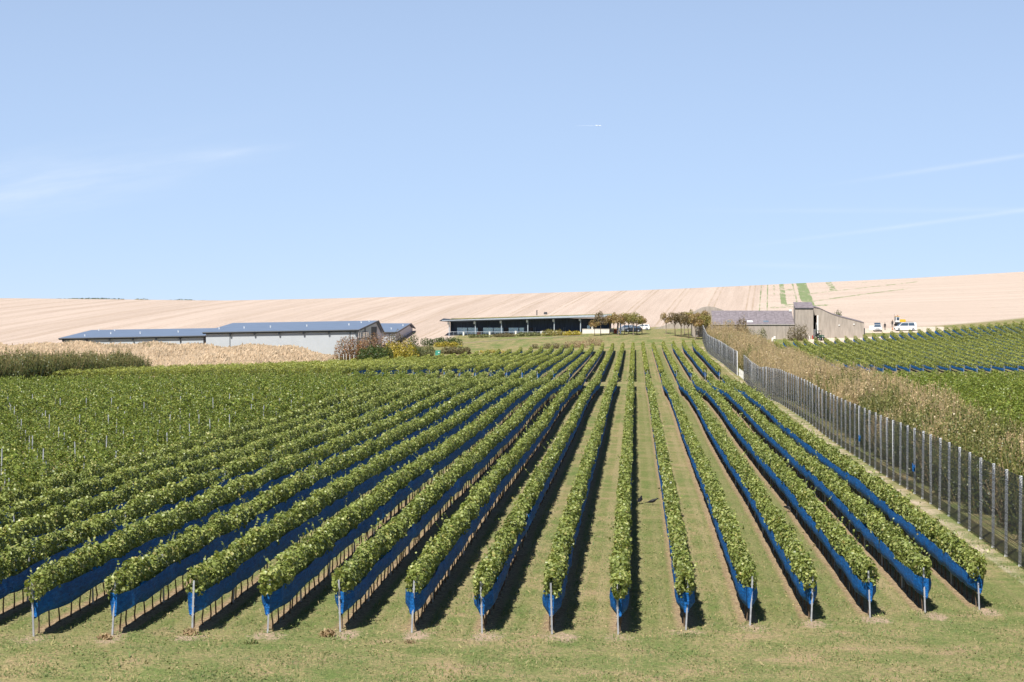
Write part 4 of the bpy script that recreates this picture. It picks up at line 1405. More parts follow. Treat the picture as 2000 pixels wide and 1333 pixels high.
# ------------------------------------------------------------------ glass-fronted building with flat roof (centre)
Y = 500.0
x0, x1 = xat(877, Y), xat(1192, Y)
zd = zat(656.5, Y)
root = thing('restaurant', 'long low dark glass-fronted building with flat overhanging roof and veranda', 'building', (x0, Y, zd))
Wd = x1 - x0
rz = lambda px, py: zat(py, Y) - zd
slope = lambda x: rz(0, 629.5) + (rz(0, 620.0) - rz(0, 629.5)) * (x + 0.0) / Wd
MB().box((Wd / 2 - .2, 3.9, -.22), (Wd + .4, 8.8, .40)).build('deck', M['soffit'], root)
MB().box((Wd / 2, 3.9, -1.6), (Wd - .8, 8.0, 2.3)).build('plinth', M['concrete'], root)
MB().box((Wd / 2, 6.42, 2.2), (Wd - .1, .2, 4.4)).build('back_wall', M['dark_wall'], root)
for x in (-.05, Wd + .05):
    MB().box((x, 6.6, 2.1), (.2, 3.0, 4.2)).build('end_wall', M['dark_wall'], root)
# roof: tapered edge at the left tip, fascia, dark soffit, planted top
b = MB()
tip = -2.3
b.add([(tip, -1.2, slope(tip) + .30), (Wd + 1.2, -1.2, slope(Wd + 1.2) + .05), (Wd + 1.2, 9, slope(Wd + 1.2) + .65), (tip, 9, slope(tip) + .9),
       (tip, -1.2, slope(tip) + .42), (0, -1.2, slope(0) + .62), (Wd + 1.2, -1.2, slope(Wd + 1.2) + .62), (Wd + 1.2, 9, slope(Wd + 1.2) + .68), (0, 9, slope(0) + .68), (tip, 9, slope(tip) + .95), (0, -1.2, slope(0) + .05), (0, 9, slope(0) + .65)],
      [(0, 10, 11, 3), (10, 1, 2, 11), (4, 9, 8, 5), (5, 8, 7, 6), (0, 4, 5, 10), (10, 5, 6, 1), (1, 6, 7, 2), (2, 7, 8, 11), (11, 8, 9, 3), (3, 9, 4, 0)])
rf = b.build('roof', M['gutter'], root)
MB().add([(tip + .6, -1.24, slope(tip + .6) + .36), (Wd + 1.2, -1.24, slope(Wd + 1.2) + .16), (Wd + 1.2, -1.205, slope(Wd + 1.2) + .16), (tip + .6, -1.205, slope(tip + .6) + .36),
          (tip + .6, -1.24, slope(tip + .6) + .52), (Wd + 1.2, -1.24, slope(Wd + 1.2) + .72), (Wd + 1.2, -1.205, slope(Wd + 1.2) + .72), (tip + .6, -1.205, slope(tip + .6) + .52)],
         [(3, 2, 1, 0), (4, 5, 6, 7), (0, 1, 5, 4), (1, 2, 6, 5), (2, 3, 7, 6), (3, 0, 4, 7)]).build('fascia', M['soffit'], rf)
b = MB()
b.quadslab((.4, -1.0, slope(.4) + .82), (Wd + 1, -1.0, slope(Wd + 1) + .80), (Wd + 1, 8.8, slope(Wd + 1) + .86), (.4, 8.8, slope(.4) + .86), .17)
b.build('sedum_layer', M['sedum'], rf)
xf = lambda px: xat(px, Y) - x0
MB().tube([(xf(1047.5), 3, slope(xf(1047.5)) + 1), (xf(1047.5), 3, slope(xf(1047.5)) + 2.15)], .12, 8).tube([(xf(1047.5), 3, slope(xf(1047.5)) + 2.16), (xf(1047.5), 3, slope(xf(1047.5)) + 2.3)], .17, 8).build('flue', M['gutter'], rf)
MB().box((xf(1064.5), 3, slope(xf(1064.5)) + 1.5), (.95, .9, .6), taper=.8).build('roof_cowl', M['louvre'], rf)
# columns with white lamp heads
for px in (877.5, 928.5, 979.5, 1031, 1082.5, 1134):
    x = xf(px)
    c_ = MB().tube([(x, -.1, -.05), (x, -.1, slope(x) - .02)], .13, 10).build('column', M['soffit'], root)
    MB().box((x - .22, -.35, slope(x) - .35), (.42, .3, .72), bev=.08).build('lamp_head', M['white'], c_)
# glazing: panes with frames, set in bays
def bay(pa, pb, ztop, nm='window'):
    a, c = xf(pa), xf(pb)
    fr = MB()
    h = ztop - .12
    for cx, w_, cz, hh in (((a + c) / 2, c - a, .10, .10), ((a + c) / 2, c - a, ztop, .10), (a, .1, ztop / 2 + .05, h), (c, .1, ztop / 2 + .05, h)):
        fr.box((cx, 6.25, cz), (w_, .12, hh))
    f = fr.build(nm, M['gutter'], root)
    MB().box(((a + c) / 2, 6.27, ztop / 2 + .05), (c - a - .1, .04, h - .1)).build('pane', M['glazing'], f)
for pa_, pb_ in ((888, 909), (909.6, 929.5), (939.5, 959.5), (960.2, 980), (990, 1010), (1011, 1021)):
    bay(pa_, pb_, rz(0, 640.5))
for px in (1022.5, 1025.2, 1028, 1040.5, 1043.3, 1073.5, 1076.2, 1099, 1102):
    MB().box((xf(px), 5.9, rz(0, 640) / 2), (.1, .1, rz(0, 640))).build('screen_bar', M['soffit'], root)
bay(1145, 1152, rz(0, 636))
for px in (931, 984, 1034, 1088):
    MB().box((xf(px) + .2, 6.28, rz(0, 641) / 2), (.9, .06, rz(0, 641))).build('timber_panel', M['ridge'], root)
# railing
b = MB()
rail_h = rz(0, 648.6)
b.tube([(0, -.42, rail_h), (xf(1112), -.42, rail_h)], .045, 6)
rl_ = b.build('handrail', M['soffit'], root)
for i in range(27):
    x = xf(1112) * i / 26
    MB().box((x, -.42, rail_h / 2), (.04, .04, rail_h)).build('baluster', M['soffit'], root)
for z in (.3, .55, .8):
    MB().tube([(0, -.42, z), (xf(1112), -.42, z)], .008, 4).build('rail_wire', M['soffit'], root)


def pot(label, px, h, w, mat='white'):
    X = xat(px, Y + .6)
    b = MB()
    b.tube([(0, 0, 0), (0, 0, h * .9), (0, 0, h)], [w * .36, w * .5, w * .55], 14)
    b.tube([(0, 0, h * .9), (0, 0, h * 1.02)], [w * .4, w * .2], 10)
    o = put('planter', b.mesh('planter', M[mat]), None, (X, Y + .6, zd - .015))
    return tag(o, label, 'planter', 'white pots on the veranda')


pot('tall white pot on the veranda, first bay from its left end', 905.5, 1.05, .55)
pot('tall white pot on the veranda, second bay from its left end', 956.5, 1.1, .55)
pot('squat white pot on the veranda, third bay from its left end', 1007.5, 1.25, .6)
pot('low white bowl on the veranda, fourth bay from its left end', 1058, 1.2, .7)
for lab, px, mt, w_, h_ in (('dark terracotta red seat on the veranda beside the second column', 934.5, 'brick_red', .95, 1.0), ('small black pot on the veranda between the first two columns', 913.5, 'gutter', .5, .5)):
    X = xat(px, Y + 1)
    if w_ > .9:
        s_ = thing('veranda_chair', lab, 'chair', (X, Y + 1.2, zd - .015))
        MB().box((0, 0, .4), (w_, .8, .12), bev=.03).build('seat', M[mt], s_)
        MB().box((0, .36, .72), (w_, .1, .55), bev=.03).build('backrest', M[mt], s_)
        for sx_ in (-1, 1):
            for sy_ in (-1, 1):
                MB().box((sx_ * (w_ / 2 - .08), sy_ * .3, .17), (.07, .07, .34)).build('leg', M['gutter'], s_)
    else:
        b = MB().tube([(0, 0, 0), (0, 0, h_ * .9), (0, 0, h_)], [w_ * .35, w_ * .5, w_ * .52], 12)
        tag(put('planter', b.mesh('planter', M[mt]), None, (X, Y + .9, zd - .015)), lab, 'planter')

# white terrace wall, its pot and slatted panels beside it
Yw = 497.0
a, c = xat(1137.5, Yw), xat(1190.5, Yw)
zb_ = min(gz1(a, Yw), gz1(c, Yw)) - .25
ht = zat(643.3, Yw) - zb_
o = put('terrace_wall', MB().box(((c - a) / 2, 0, ht / 2), (c - a, .35, ht), bev=.02).box(((c - a) / 2, 0, ht + .03), (c - a + .1, .45, .08)).mesh('terrace_wall', M['chalk']), None, (a, Yw, zb_))
tag(o, 'low white rendered terrace wall at the right end of the veranda', 'wall')
X = xat(1157, Yw + 1)
b = MB().tube([(0, 0, 0), (0, 0, .5), (0, 0, .75)], [.2, .28, .36], 12)
tag(put('planter', b.mesh('planter', M['white']), None, (X, Yw, zb_ + ht + .07)), 'white bowl planter standing on the white terrace wall', 'planter')
a = xat(1191.5, Yw + .6)
sp_ = thing('slat_screen', 'short grey slatted screen right of the white terrace wall', 'fence', (a, Yw + .6, gz1(a, Yw + .6)))
for i in range(6):
    MB().box((i * .16, 0, .6), (.09, .04, 1.25)).build('slat', M['louvre'], sp_)
MB().box((.4, .05, .3), (.95, .04, .08)).box((.4, .05, 1.0), (.95, .04, .08)).build('rail', M['louvre'], sp_)
X = xat(1202.5, 496)
o = put('red_bin', MB().box((0, 0, .5), (1.0, .7, 1.0), taper=1.08, bev=.04).box((0, 0, 1.05), (1.15, .85, .09), bev=.02).mesh('red_bin', M['brick_red']), None, (X, 496, gz1(X, 496)))
tag(o, 'rusty red box bin left of the parked silver car', 'bin')
for i, px in enumerate((1206.5, 1212)):
    X = xat(px, 494)
    b = MB().tube([(0, 0, -.2), (0, 0, 2.5), (.03, 0, 3.1)], [.2, .17, .13], 8)
    tag(put('timber_post', b.mesh('timber_post', M['dark_wall']), None, (X, 494, gz1(X, 494))), ('dark stout timber post nearer the red bin', 'dark stout timber post nearer the silver car')[i], 'post', 'dark posts by the parked cars')

# teal bin
Yb = 446.0
X = xat(855, 441)
b = thing('teal_bin', 'teal green plastic bin among shrubs above the vines', 'bin', (X, 441, gz1(X, 441) - .05))
MB().box((0, 0, .55), (1.05, .9, 1.05), taper=1.12, bev=.04).build('body', M['teal'], b)
MB().box((0, 0, 1.12), (1.22, 1.05, .1), bev=.03).build('lid', M['teal'], b)
MB().box((.28, -.52, .72), (.3, .03, .2)).build('sticker', M['white'], b)
for i, px in enumerate((671, 676, 683, 691, 662)):
    X = xat(px, 414)
    o = put('marker_stake', MB().tube([(0, 0, -.1), (0.02, 0, 1.5)], .05, 6).mesh('marker_stake', M['white']), None, (X, 414, gz1(X, 414)))
    tag(o, 'thin white stake in front of the russet shrub, %s from the left' % nth({4: 1, 0: 2, 1: 3, 2: 4, 3: 5}[i]), 'stake', 'white stakes before the russet shrub')

# path edge below the border planting
pts = [ground_hit(px, py) for px, py in ((905, 671), (960, 667), (1020, 663), (1080, 660), (1140, 655.5))]
V, F = [], []
b = MB()
for i in range(len(pts) - 1):
    p, q_ = pts[i], pts[i + 1]
    b.quadslab((p.x, p.y - .35, p.z + .10), (q_.x, q_.y - .35, q_.z + .10), (q_.x, q_.y + .35, q_.z + .12), (p.x, p.y + .35, p.z + .12), .5)
kind(b.build('path', M['path_stone']), 'structure')

# ------------------------------------------------------------------ concrete barn, tower and sloping walls (right)
Y = 455.0
xw = lambda px, yy=Y: xat(px, yy)
xb0, xb1 = xw(1392), xw(1552)
zb0 = gz1((xb0 + xb1) / 2, Y) - 1.2
barn = thing('concrete_barn', 'long grey concrete barn with violet-grey roof, square tower and sloping end wall', 'barn', (xb0, Y, zb0))
Lb = xb1 - xb0
ze = zat(633.5, Y) - zb0
zr_ = zat(607.0, Y + 9) - zb0
n = 9
for i in range(n):
    a, c = Lb * i / n + .01, Lb * (i + 1) / n - .01
    MB().box(((a + c) / 2, .1, ze / 2 - .06), (c - a, .2, ze - .16)).build('wall_panel', M['concrete'], barn)
MB().box((Lb / 2, -.02, ze - .06), (Lb, .42, .1)).build('wall_coping', M['concrete_pale'], barn)
for i in range(n):
    a, c = Lb * i / n + .015, Lb * (i + 1) / n - .015
    MB().quadslab((a, .16, ze + .04), (c, .16, ze + .04), (c, 9, zr_), (a, 9, zr_), .12).build('roof_panel', M['slate'], barn)
MB().box((Lb / 2, 9.1, zr_ / 2), (Lb, .2, zr_ - .2)).build('rear_wall', M['concrete'], barn)
MB().box((-.12, 4.6, ze / 2), (.2, 9.0, ze - .2)).build('end_wall', M['concrete'], barn)
for px, w_ in ((1425, 1.0), (1465.5, 1.3), (1497, 1.2)):
    xx = xw(px) - xb0
    f = .16
    MB().quadslab((xx - w_ / 2, 1.2, ze + (zr_ - ze) * .13 + .09), (xx + w_ / 2, 1.2, ze + (zr_ - ze) * .13 + .09), (xx + w_ / 2, 2.2, ze + (zr_ - ze) * .24 + .09), (xx - w_ / 2, 2.2, ze + (zr_ - ze) * .24 + .09), .05).build('skylight', M['glazing'] if px < 1440 or px > 1480 else M['white'], barn)
MB().box((xw(1549) - xb0, 8.0, zr_ + .05), (.55, .4, .5)).build('roof_cap', M['white'], barn)
# tower
tx0, tx1 = xw(1552.5) - xb0, xw(1588) - xb0
zt_, zl_ = zat(590.5, Y + 3.8) - zb0, zat(602.0, Y - 1) - zb0
MB().box(((tx0 + tx1) / 2, 1.6, zl_ / 2 + .45), (tx1 - tx0, 5.0, zl_ - .95)).build('tower', M['concrete'], barn)
MB().box(((tx0 + tx1) / 2 - .1, 1.65, .45), (tx1 - tx0 - .7, 4.7, .9)).build('tower_base', M['gutter'], barn)
tw = MB().quadslab((tx0 - .05, -1.05, zl_ + .05), (tx1 + .05, -1.05, zl_ + .05), (tx1 + .05, 4.2, zt_), (tx0 - .05, 4.2, zt_), .16).build('tower_roof', M['slate'], barn)
MB().prism([(-.9, zl_ - .1), (4.1, zl_ - .1), (4.1, zt_ - .2)], 'x', tx0 + .02, tx1 - .02).build('tower_gable', M['concrete'], barn)
MB().box(((tx0 + tx1) / 2, -1.02, zl_ - .12), (tx1 - tx0 + .1, .1, .12)).build('tower_band', M['gutter'], barn)
# sloping end wall with a curved top
top = [(1589, 600), (1597, 601.5), (1606, 604.5), (1616, 609.5), (1628, 614.5), (1642, 619), (1658, 623), (1674, 627), (1688, 630.5)]
Ys = Y + 1.6
poly = [(xat(px, Ys) - xb0, zat(py, Ys) - zb0) for px, py in top]
door_x0, door_x1 = xat(1588.6, Ys) - xb0 + .1, xat(1598.5, Ys) - xb0
door_z = zat(616, Ys) - zb0
xe = poly[-1][0]
zbot = .0
MB().prism([(door_x1, zbot), (xe, zbot)] + poly[::-1][:-2] + [(door_x1, poly[1][1] - .02)], 'y', 1.6, 2.1).build('sloping_wall', M['concrete'], barn)
MB().prism([(tx1 + .01, door_z), (door_x1 - .01, door_z), (door_x1 - .01, poly[1][1] - .03), (tx1 + .01, poly[0][1])], 'y', 1.65, 2.05).build('door_lintel', M['concrete'], barn)
b = MB()
for i in range(len(poly) - 1):
    (xa, za), (xc, zc) = poly[i], poly[i + 1]
    b.quadslab((xa, 1.5, za + .06), (xc, 1.5, zc + .06), (xc, 9.0, zc + .4), (xa, 9.0, za + .4), .1)
b.build('wing_roof', M['slate'], barn)
MB().box(((tx1 + xe) / 2, 9.1, 1.6), (xe - tx1, .2, 3.2)).build('wing_rear_wall', M['concrete'], barn)
MB().box((xe - .12, 5.4, (poly[-1][1] - .1) / 2), (.22, 6.6, poly[-1][1] - .1)).build('wing_end_wall', M['concrete'], barn)
dz0 = gz1(xb0 + door_x0, Ys) - zb0
MB().box(((door_x0 + door_x1) / 2 - .1, 3.6, (door_z + dz0) / 2), (door_x1 - door_x0 - .25, .1, door_z - dz0)).build('doorway', M['rubber'], barn)  # black sheet painting the dark inside of the opening
MB().box((door_x1 - .14, 1.75, (door_z + dz0) / 2), (.24, .5, door_z - dz0)).build('door_frame', M['white'], barn)
MB().box((door_x0 + .75, 2.6, dz0 + 2.6), (.5, .1, 1.8)).build('door_leaf', M['white'], barn)
MB().box((door_x0 + .25, 2.2, dz0 + 1.0), (.7, .1, 2.0)).build('door_leaf', M['white'], barn)
MB().box((tx1 - .18, -.95, 1.6), (.28, .14, 1.7)).build('red_panel', M['red'], barn)
MB().box((tx1 - .9, -.98, 1.7), (.16, .1, 1.3)).build('door_leaf', M['white'], barn)
for px, py in ((1639, 635.5), (1668, 633.5)):
    MB().box((xat(px, Ys) - xb0, 1.52, zat(py, Ys) - zb0), (.34, .16, .26), bev=.03).build('wall_lamp', M['lamp_clear'], barn)
for px, py, s_ in ((1606, 608, 1.0), (1605.5, 632, .9), (1610, 619, .5)):
    pass
MB().box((xe + .02, 1.3, .9 + gz1(xb0 + xe, Ys) - zb0), (.18, .5, 2.6)).build('drain_post', M['gutter'], barn)
# rear vault and low left wing
vx = [xat(px, 478) - xb0 for px in (1352, 1364, 1374, 1385, 1397, 1410, 1424)]
vz = [zat(py, 478) - zb0 for py in (612, 605, 600.5, 599, 600.5, 605, 611)]
MB().prism([(vx[0], 1), (vx[-1], 1)] + list(zip(vx, vz))[::-1], 'y', 23, 33).build('rear_vault', M['concrete'], barn)
Yl = 512.0
lt = [(1254, 651), (1268, 645), (1285, 640), (1303, 634), (1320, 628.5), (1336, 624), (1350, 621)]
px0 = xat(1254, Yl)
zl0 = gz1(px0 + 5, Yl) - 1
poly = [(xat(px, Yl) - px0, zat(py, Yl) - zl0) for px, py in lt]
wl = thing('retaining_wall', 'low grey concrete wall rising to the right behind the young trees', 'wall', (px0, Yl, zl0))
for i in range(len(poly) - 1):
    (xa, za), (xc, zc) = poly[i], poly[i + 1]
    MB().prism([(xa + .01, 0), (xc - .01, 0), (xc - .01, zc), (xa + .01, za)], 'y', 0, .4).build('wall_panel', M['concrete'], wl)
X = xat(1511, 450.5)
for i, (px, hh) in enumerate(((1508.5, 1.0), (1513, 1.3))):
    X = xat(px, 450)
    o = put('white_sack', MB().box((0, 0, hh / 2), (.62, .6, hh), taper=.8, bev=.14).mesh('white_sack', M['chalk']), None, (X, 450, gz1(X, 450)))
    tag(o, ('lower white sack at the foot of the barn wall', 'taller white sack at the foot of the barn wall')[i], 'sack')


# ------------------------------------------------------------------ vehicles
def wheel(parent, x, y, rad, w_):
    ty = MB().tube([(x, y - w_ / 2, rad), (x, y - w_ * .38, rad), (x, y + w_ * .38, rad), (x, y + w_ / 2, rad)], [rad * .9, rad, rad, rad * .9], 16).build('wheel', M['rubber'], parent)
    s_ = 1 if y > 0 else -1
    MB().tube([(x, y + s_ * w_ * .3, rad), (x, y + s_ * (w_ / 2 + .012), rad)], rad * .6, 10).build('rim', M['silver'], ty)


def car(name, label, cat, loc, rz, paint, L=4.3, Wc=1.78, H=1.5, van=False, group=None):
    """Front faces +x."""
    root = thing(name, label, cat, loc, rz, group)
    zb_, zw = .22, (.98 if not van else 1.12)
    f, bk = L / 2, -L / 2
    nose = f - (.95 if not van else .8)
    prof = [(bk, zb_ + .1), (bk + .12, zb_), (f - .12, zb_), (f, zb_ + .14), (f, .66), (f - .1, .80), (nose, zw - .02), (bk + .04, zw), (bk - .02, .7)]
    b = MB()
    rings = []
    for yf, ins in ((-1, .06), (-.94, 0), (.94, 0), (1, .06)):
        rings.append([(x * (1 - ins * .3), yf * Wc / 2, zb_ + (z - zb_) * (1 - ins)) for x, z in prof])
    b.rings(rings)
    b.build('body', M[paint], root, False)
    if van:
        cab = [(bk + .03, zw), (nose + .05, zw), (nose - .75, H - .05), (nose - 1.0, H), (bk + .2, H), (bk + .06, H - .12)]
    else:
        cab = [(bk + .10, zw), (nose + .05, zw), (nose - .78, H - .04), (nose - 1.1, H), (bk + .55, H - .03), (bk + .28, H - .12)]
    b = MB()
    b.rings([[(x, yf * Wc / 2 * (.95 if z <= zw else .80), z) for x, z in cab] for yf in (-1, 1)])
    b.build('cabin', M[paint], root)
    zt_ = H - .10
    def side(xa, xb_, s_):
        ya, yb_ = s_ * Wc / 2 * .955, s_ * Wc / 2 * .822
        xa2, xb2 = xa, xb_
        lean = .62 if xb_ > nose - .5 else 0
        MB().add([(xa, ya, zw + .05), (xb_, ya, zw + .05), (xb_ - lean, yb_, zt_), (xa2 + (.2 if xa < bk + .4 else 0), yb_, zt_), (xa, ya - s_ * .02, zw + .05), (xb_, ya - s_ * .02, zw + .05), (xb_ - lean, yb_ - s_ * .02, zt_), (xa2 + (.2 if xa < bk + .4 else 0), yb_ - s_ * .02, zt_)],
                 [(0, 1, 2, 3), (7, 6, 5, 4), (0, 4, 5, 1), (1, 5, 6, 2), (2, 6, 7, 3), (3, 7, 4, 0)]).build('side_window', M['glass'], root)
    for s_ in (-1, 1):
        x_ = bk + .35
        splits = [x_, (x_ + nose) / 2 - .35, nose - .12]
        for i in range(2):
            side(splits[i] + .04, splits[i + 1] - .04, s_)
        MB().box((nose - .2, s_ * (Wc / 2 + .07), zw + .1), (.12, .16, .13), bev=.03).build('wing_mirror', M[paint], root)
    a = (nose + .03, zw + .03)
    c_ = (nose - .72, zt_ + .02)
    MB().quadslab((a[0], -Wc * .43, a[1]), (a[0], Wc * .43, a[1]), (c_[0], Wc * .37, c_[1]), (c_[0], -Wc * .37, c_[1]), -.03).build('windscreen', M['glass'], root)
    MB().box((bk + (.16 if not van else .07), 0, (zw + zt_) / 2 + .03), (.12, Wc * .74, zt_ - zw - .12)).build('rear_window', M['glass'], root)
    for s_ in (-1, 1):
        MB().box((f - .05, s_ * Wc * .36, .70), (.14, .34, .15), bev=.03).build('headlight', M['lamp_clear'], root)
        MB().box((bk + .02, s_ * Wc * .42, .82), (.1, .18, .26), bev=.03).build('tail_light', M['lamp_red'], root)
        for x in (f - .82, bk + .78):
            wheel(root, x, s_ * (Wc / 2 - .10), .33, .22)
    MB().box((f + .005, 0, .60), (.05, Wc * .5, .14)).build('grille', M['rubber'], root)
    MB().box((f + .01, 0, .36), (.06, Wc * .8, .1)).build('bumper_trim', M['rubber'], root)
    return root


def stand(px, Y):
    X = xat(px, Y)
    return (X, Y, gz1(X, Y))


car('parked_car', 'silver estate car parked behind the young trees', 'car', stand(1224, 503), R(186), 'silver', 4.6, 1.8, 1.62, group='cars parked beside the young trees')
car('parked_car', 'dark blue car parked nose to tail with the silver one', 'car', stand(1237, 501.0), R(178), 'dark_paint', 4.2, 1.75, 1.45, group='cars parked beside the young trees')
car('parked_car', 'white car of which little more than the roof shows, right of the dark car', 'car', stand(1254, 508), R(175), 'white_paint', 4.1, 1.75, 1.45, group='cars parked beside the young trees')
wc = car('parked_car', 'white hatchback facing the vines with open door and raised tailgate', 'car', stand(1714, 474), R(-96), 'white_paint', 4.2, 1.9, 1.55)
MB().box((.35, -1.42, .78), (.08, 1.0, 1.0), rz=.15, bev=.02).build('open_door', M['white_paint'], wc)
MB().quadslab((-1.6, -.75, 1.56), (-1.6, .75, 1.56), (-2.35, .7, 1.98), (-2.35, -.7, 1.98), .07).build('raised_tailgate', M['glass'], wc)
car('white_van', 'long white van parked side-on above the right-hand vines', 'van', stand(1768, 474), R(186), 'white_paint', 5.0, 1.95, 1.95, van=True)
car('parked_car', 'dark car half hidden behind the white van', 'car', stand(1769, 481), R(170), 'dark_paint', 4.4, 1.8, 1.75)

# yellow tracked dumper
loc = stand(1758, 497)
dm = thing('tracked_dumper', 'yellow tracked site machine with white cab and orange beacon', 'digger', loc, R(8))
for s_ in (-1, 1):
    pr = [(-1.25, .12), (-1.05, 0), (1.05, 0), (1.25, .12), (1.25, .42), (1.05, .56), (-1.05, .56), (-1.25, .42)]
    tk = MB().prism(pr, 'y', s_ * .75 - .2, s_ * .75 + .2).build('track', M['rubber'], dm)
    for x in (-.9, -.3, .3, .9):
        MB().tube([(x, s_ * .75 - .23, .28), (x, s_ * .75 + .23, .28)], .17, 10).build('roller', M['louvre'], tk)
MB().box((.05, 0, .72), (2.3, 1.5, .42), bev=.06).build('chassis', M['louvre'], dm)
MB().prism([(-.25, .95), (1.25, .95), (1.25, 1.45), (1.05, 1.65), (-.25, 1.65)], 'y', -.72, .72).build('engine_cover', M['yellow'], dm)
cb = MB().box((-.72, 0, 1.62), (.95, 1.3, 1.4), taper=.94, bev=.06).build('cab', M['white'], dm)
MB().box((-.72, -.655, 1.78), (.66, .04, .75)).build('cab_window', M['glass'], cb)
MB().box((-1.19, 0, 1.78), (.05, 1.0, .75)).build('cab_window', M['glass'], cb)
MB().box((-.72, 0, 2.38), (1.05, 1.4, .1), bev=.03).build('cab_roof', M['yellow'], cb)
MB().tube([(-.6, 0, 2.42), (-.6, 0, 2.62), (-.6, 0, 2.68)], [.1, .1, .04], 10).build('beacon', M['orange'], cb)
MB().tube([(-1.3, .5, 1.0), (-1.3, .5, 2.9)], .03, 6).build('mast', M['louvre'], dm)

# compact tractor beside the barn doorway
loc = stand(1601, 452.0)
tr = thing('vineyard_tractor', 'dark green narrow tractor with roll bar parked by the barn doorway', 'tractor', loc, R(-60))
MB().prism([(.1, .55), (1.35, .55), (1.4, .95), (1.25, 1.12), (.1, 1.2)], 'y', -.33, .33).build('bonnet', M['green_paint'], tr)
MB().box((-.35, 0, .62), (1.0, .6, .4), bev=.05).build('chassis', M['gutter'], tr)
MB().box((-.5, 0, 1.0), (.5, .5, .14), bev=.04).box((-.74, 0, 1.28), (.12, .5, .5), bev=.04).build('seat', M['rubber'], tr)
b = MB()
for s_ in (-1, 1):
    b.tube([(-.85, s_ * .42, .8), (-.85, s_ * .42, 2.05)], .04, 6)
    b.tube([(.1, s_ * .42, 1.1), (.0, s_ * .42, 2.05)], .035, 6)
b.build('roll_bar', M['gutter'], tr)
MB().box((-.42, 0, 2.1), (1.15, 1.0, .1), bev=.03).build('canopy', M['green_paint'], tr)
MB().tube([(.05, 0, 1.15), (-.15, 0, 1.45)], .025, 6).tube([(-.13, 0, 1.44), (-.17, 0, 1.47)], .19, 14).build('steering_wheel', M['rubber'], tr)
for s_ in (-1, 1):
    wheel(tr, -.5, s_ * .58, .55, .32)
    wheel(tr, 1.05, s_ * .5, .36, .24)
    MB().box((-.5, s_ * .56, 1.16), (.8, .36, .06), bev=.02).build('mudguard', M['green_paint'], tr)
    MB().tube([(1.38, s_ * .2, .85), (1.43, s_ * .2, .85)], .08, 8).build('headlight', M['lamp_clear'], tr)


# ------------------------------------------------------------------ people (far away, standing)
def person(label, loc, rz, top, legs, pose=0.0):
    root = thing('person', label, 'person', loc, rz)
    J = {'pel': (0, 0, .95, .155), 'ab': (0, 0, 1.12, .145), 'ch': (0, .01, 1.33, .165), 'nk': (0, 0, 1.50, .06), 'hd': (0, -.015, 1.60, .095), 'ht': (0, -.01, 1.70, .085),
         'hl': (.10, 0, .90, .10), 'kl': (.12, -.02, .50, .065), 'al': (.12, .02, .09, .045), 'tl': (.13, -.14, .03, .038), 'hr': (-.10, 0, .90, .10), 'kr': (-.12, -.03 - pose, .50, .065), 'ar': (-.12, .03, .09, .045), 'tr': (-.13, -.13, .03, .038),
         'sl': (.19, 0, 1.42, .065), 'el': (.26, .03, 1.13, .045), 'wl': (.27, -.06 - pose, .88, .032), 'fl': (.27, -.09 - pose, .79, .026), 'sr': (-.19, 0, 1.42, .065), 'er': (-.26, .03, 1.13, .045), 'wr': (-.27, -.05, .88, .032), 'fr': (-.27, -.08, .79, .026)}
    E = [('pel', 'ab'), ('ab', 'ch'), ('ch', 'nk'), ('nk', 'hd'), ('hd', 'ht'), ('pel', 'hl'), ('hl', 'kl'), ('kl', 'al'), ('al', 'tl'), ('pel', 'hr'), ('hr', 'kr'), ('kr', 'ar'), ('ar', 'tr'), ('ch', 'sl'), ('sl', 'el'), ('el', 'wl'), ('wl', 'fl'), ('ch', 'sr'), ('sr', 'er'), ('er', 'wr'), ('wr', 'fr')]
    ks = list(J)
    me = bpy.data.meshes.new('body')
    me.from_pydata([J[k_][:3] for k_ in ks], [(ks.index(a_), ks.index(b_)) for a_, b_ in E], [])
    o = put('body', me, root)
    sk = o.modifiers.new('skin', 'SKIN')
    for i, k_ in enumerate(ks):
        me.skin_vertices[0].data[i].radius = (J[k_][3], J[k_][3])
    me.skin_vertices[0].data[0].use_root = True
    ss = o.modifiers.new('smooth', 'SUBSURF')
    ss.levels = ss.render_levels = 1
    # clothing colour by height: skin at head and hands
    m, t = new_mat('clothed_person')
    z = t.sep(t.node('ShaderNodeTexCoord').outputs['Object'])
    c = t.mix(t.step(z[2], .96, .97), legs, top)
    c = t.mix(t.step(z[2], 1.49, 1.5), c, (.5, .31, .22))
    c = t.mix(t.step(z[2], .07, .08), (.02, .02, .02), c)
    t.out(t.bsdf(c, .85, .15))
    me.materials.append(m)
    b = MB()
    b.rings([[(math.cos(a_) * r_, .012 + math.sin(a_) * r_ * 1.1, z_) for a_ in np.linspace(0, 2 * math.pi, 12, endpoint=False)] for z_, r_ in ((1.62, .102), (1.68, .104), (1.74, .085), (1.78, .03))])
    b.build('hair', M['hair'], root, True)
    return root


person('person in dark clothes standing right of the open white hatchback', stand(1728.5, 478), R(150), (.025, .027, .035), (.04, .035, .035))
person('person in dark grey standing alone near the yellow machine', stand(1743, 492), R(-40), (.05, .048, .05), (.03, .03, .04), .05)

# traffic cone on the track
loc = stand(1743.2, 478)
cn = thing('traffic_cone', 'pale orange traffic cone on the hard standing between hatchback and van', 'cone', loc)
MB().tube([(0, 0, .04), (0, 0, .7)], [.15, .035], 12).build('cone', M['orange'], cn)
MB().box((0, 0, .02), (.4, .4, .05), bev=.01).build('foot', M['rubber'], cn)


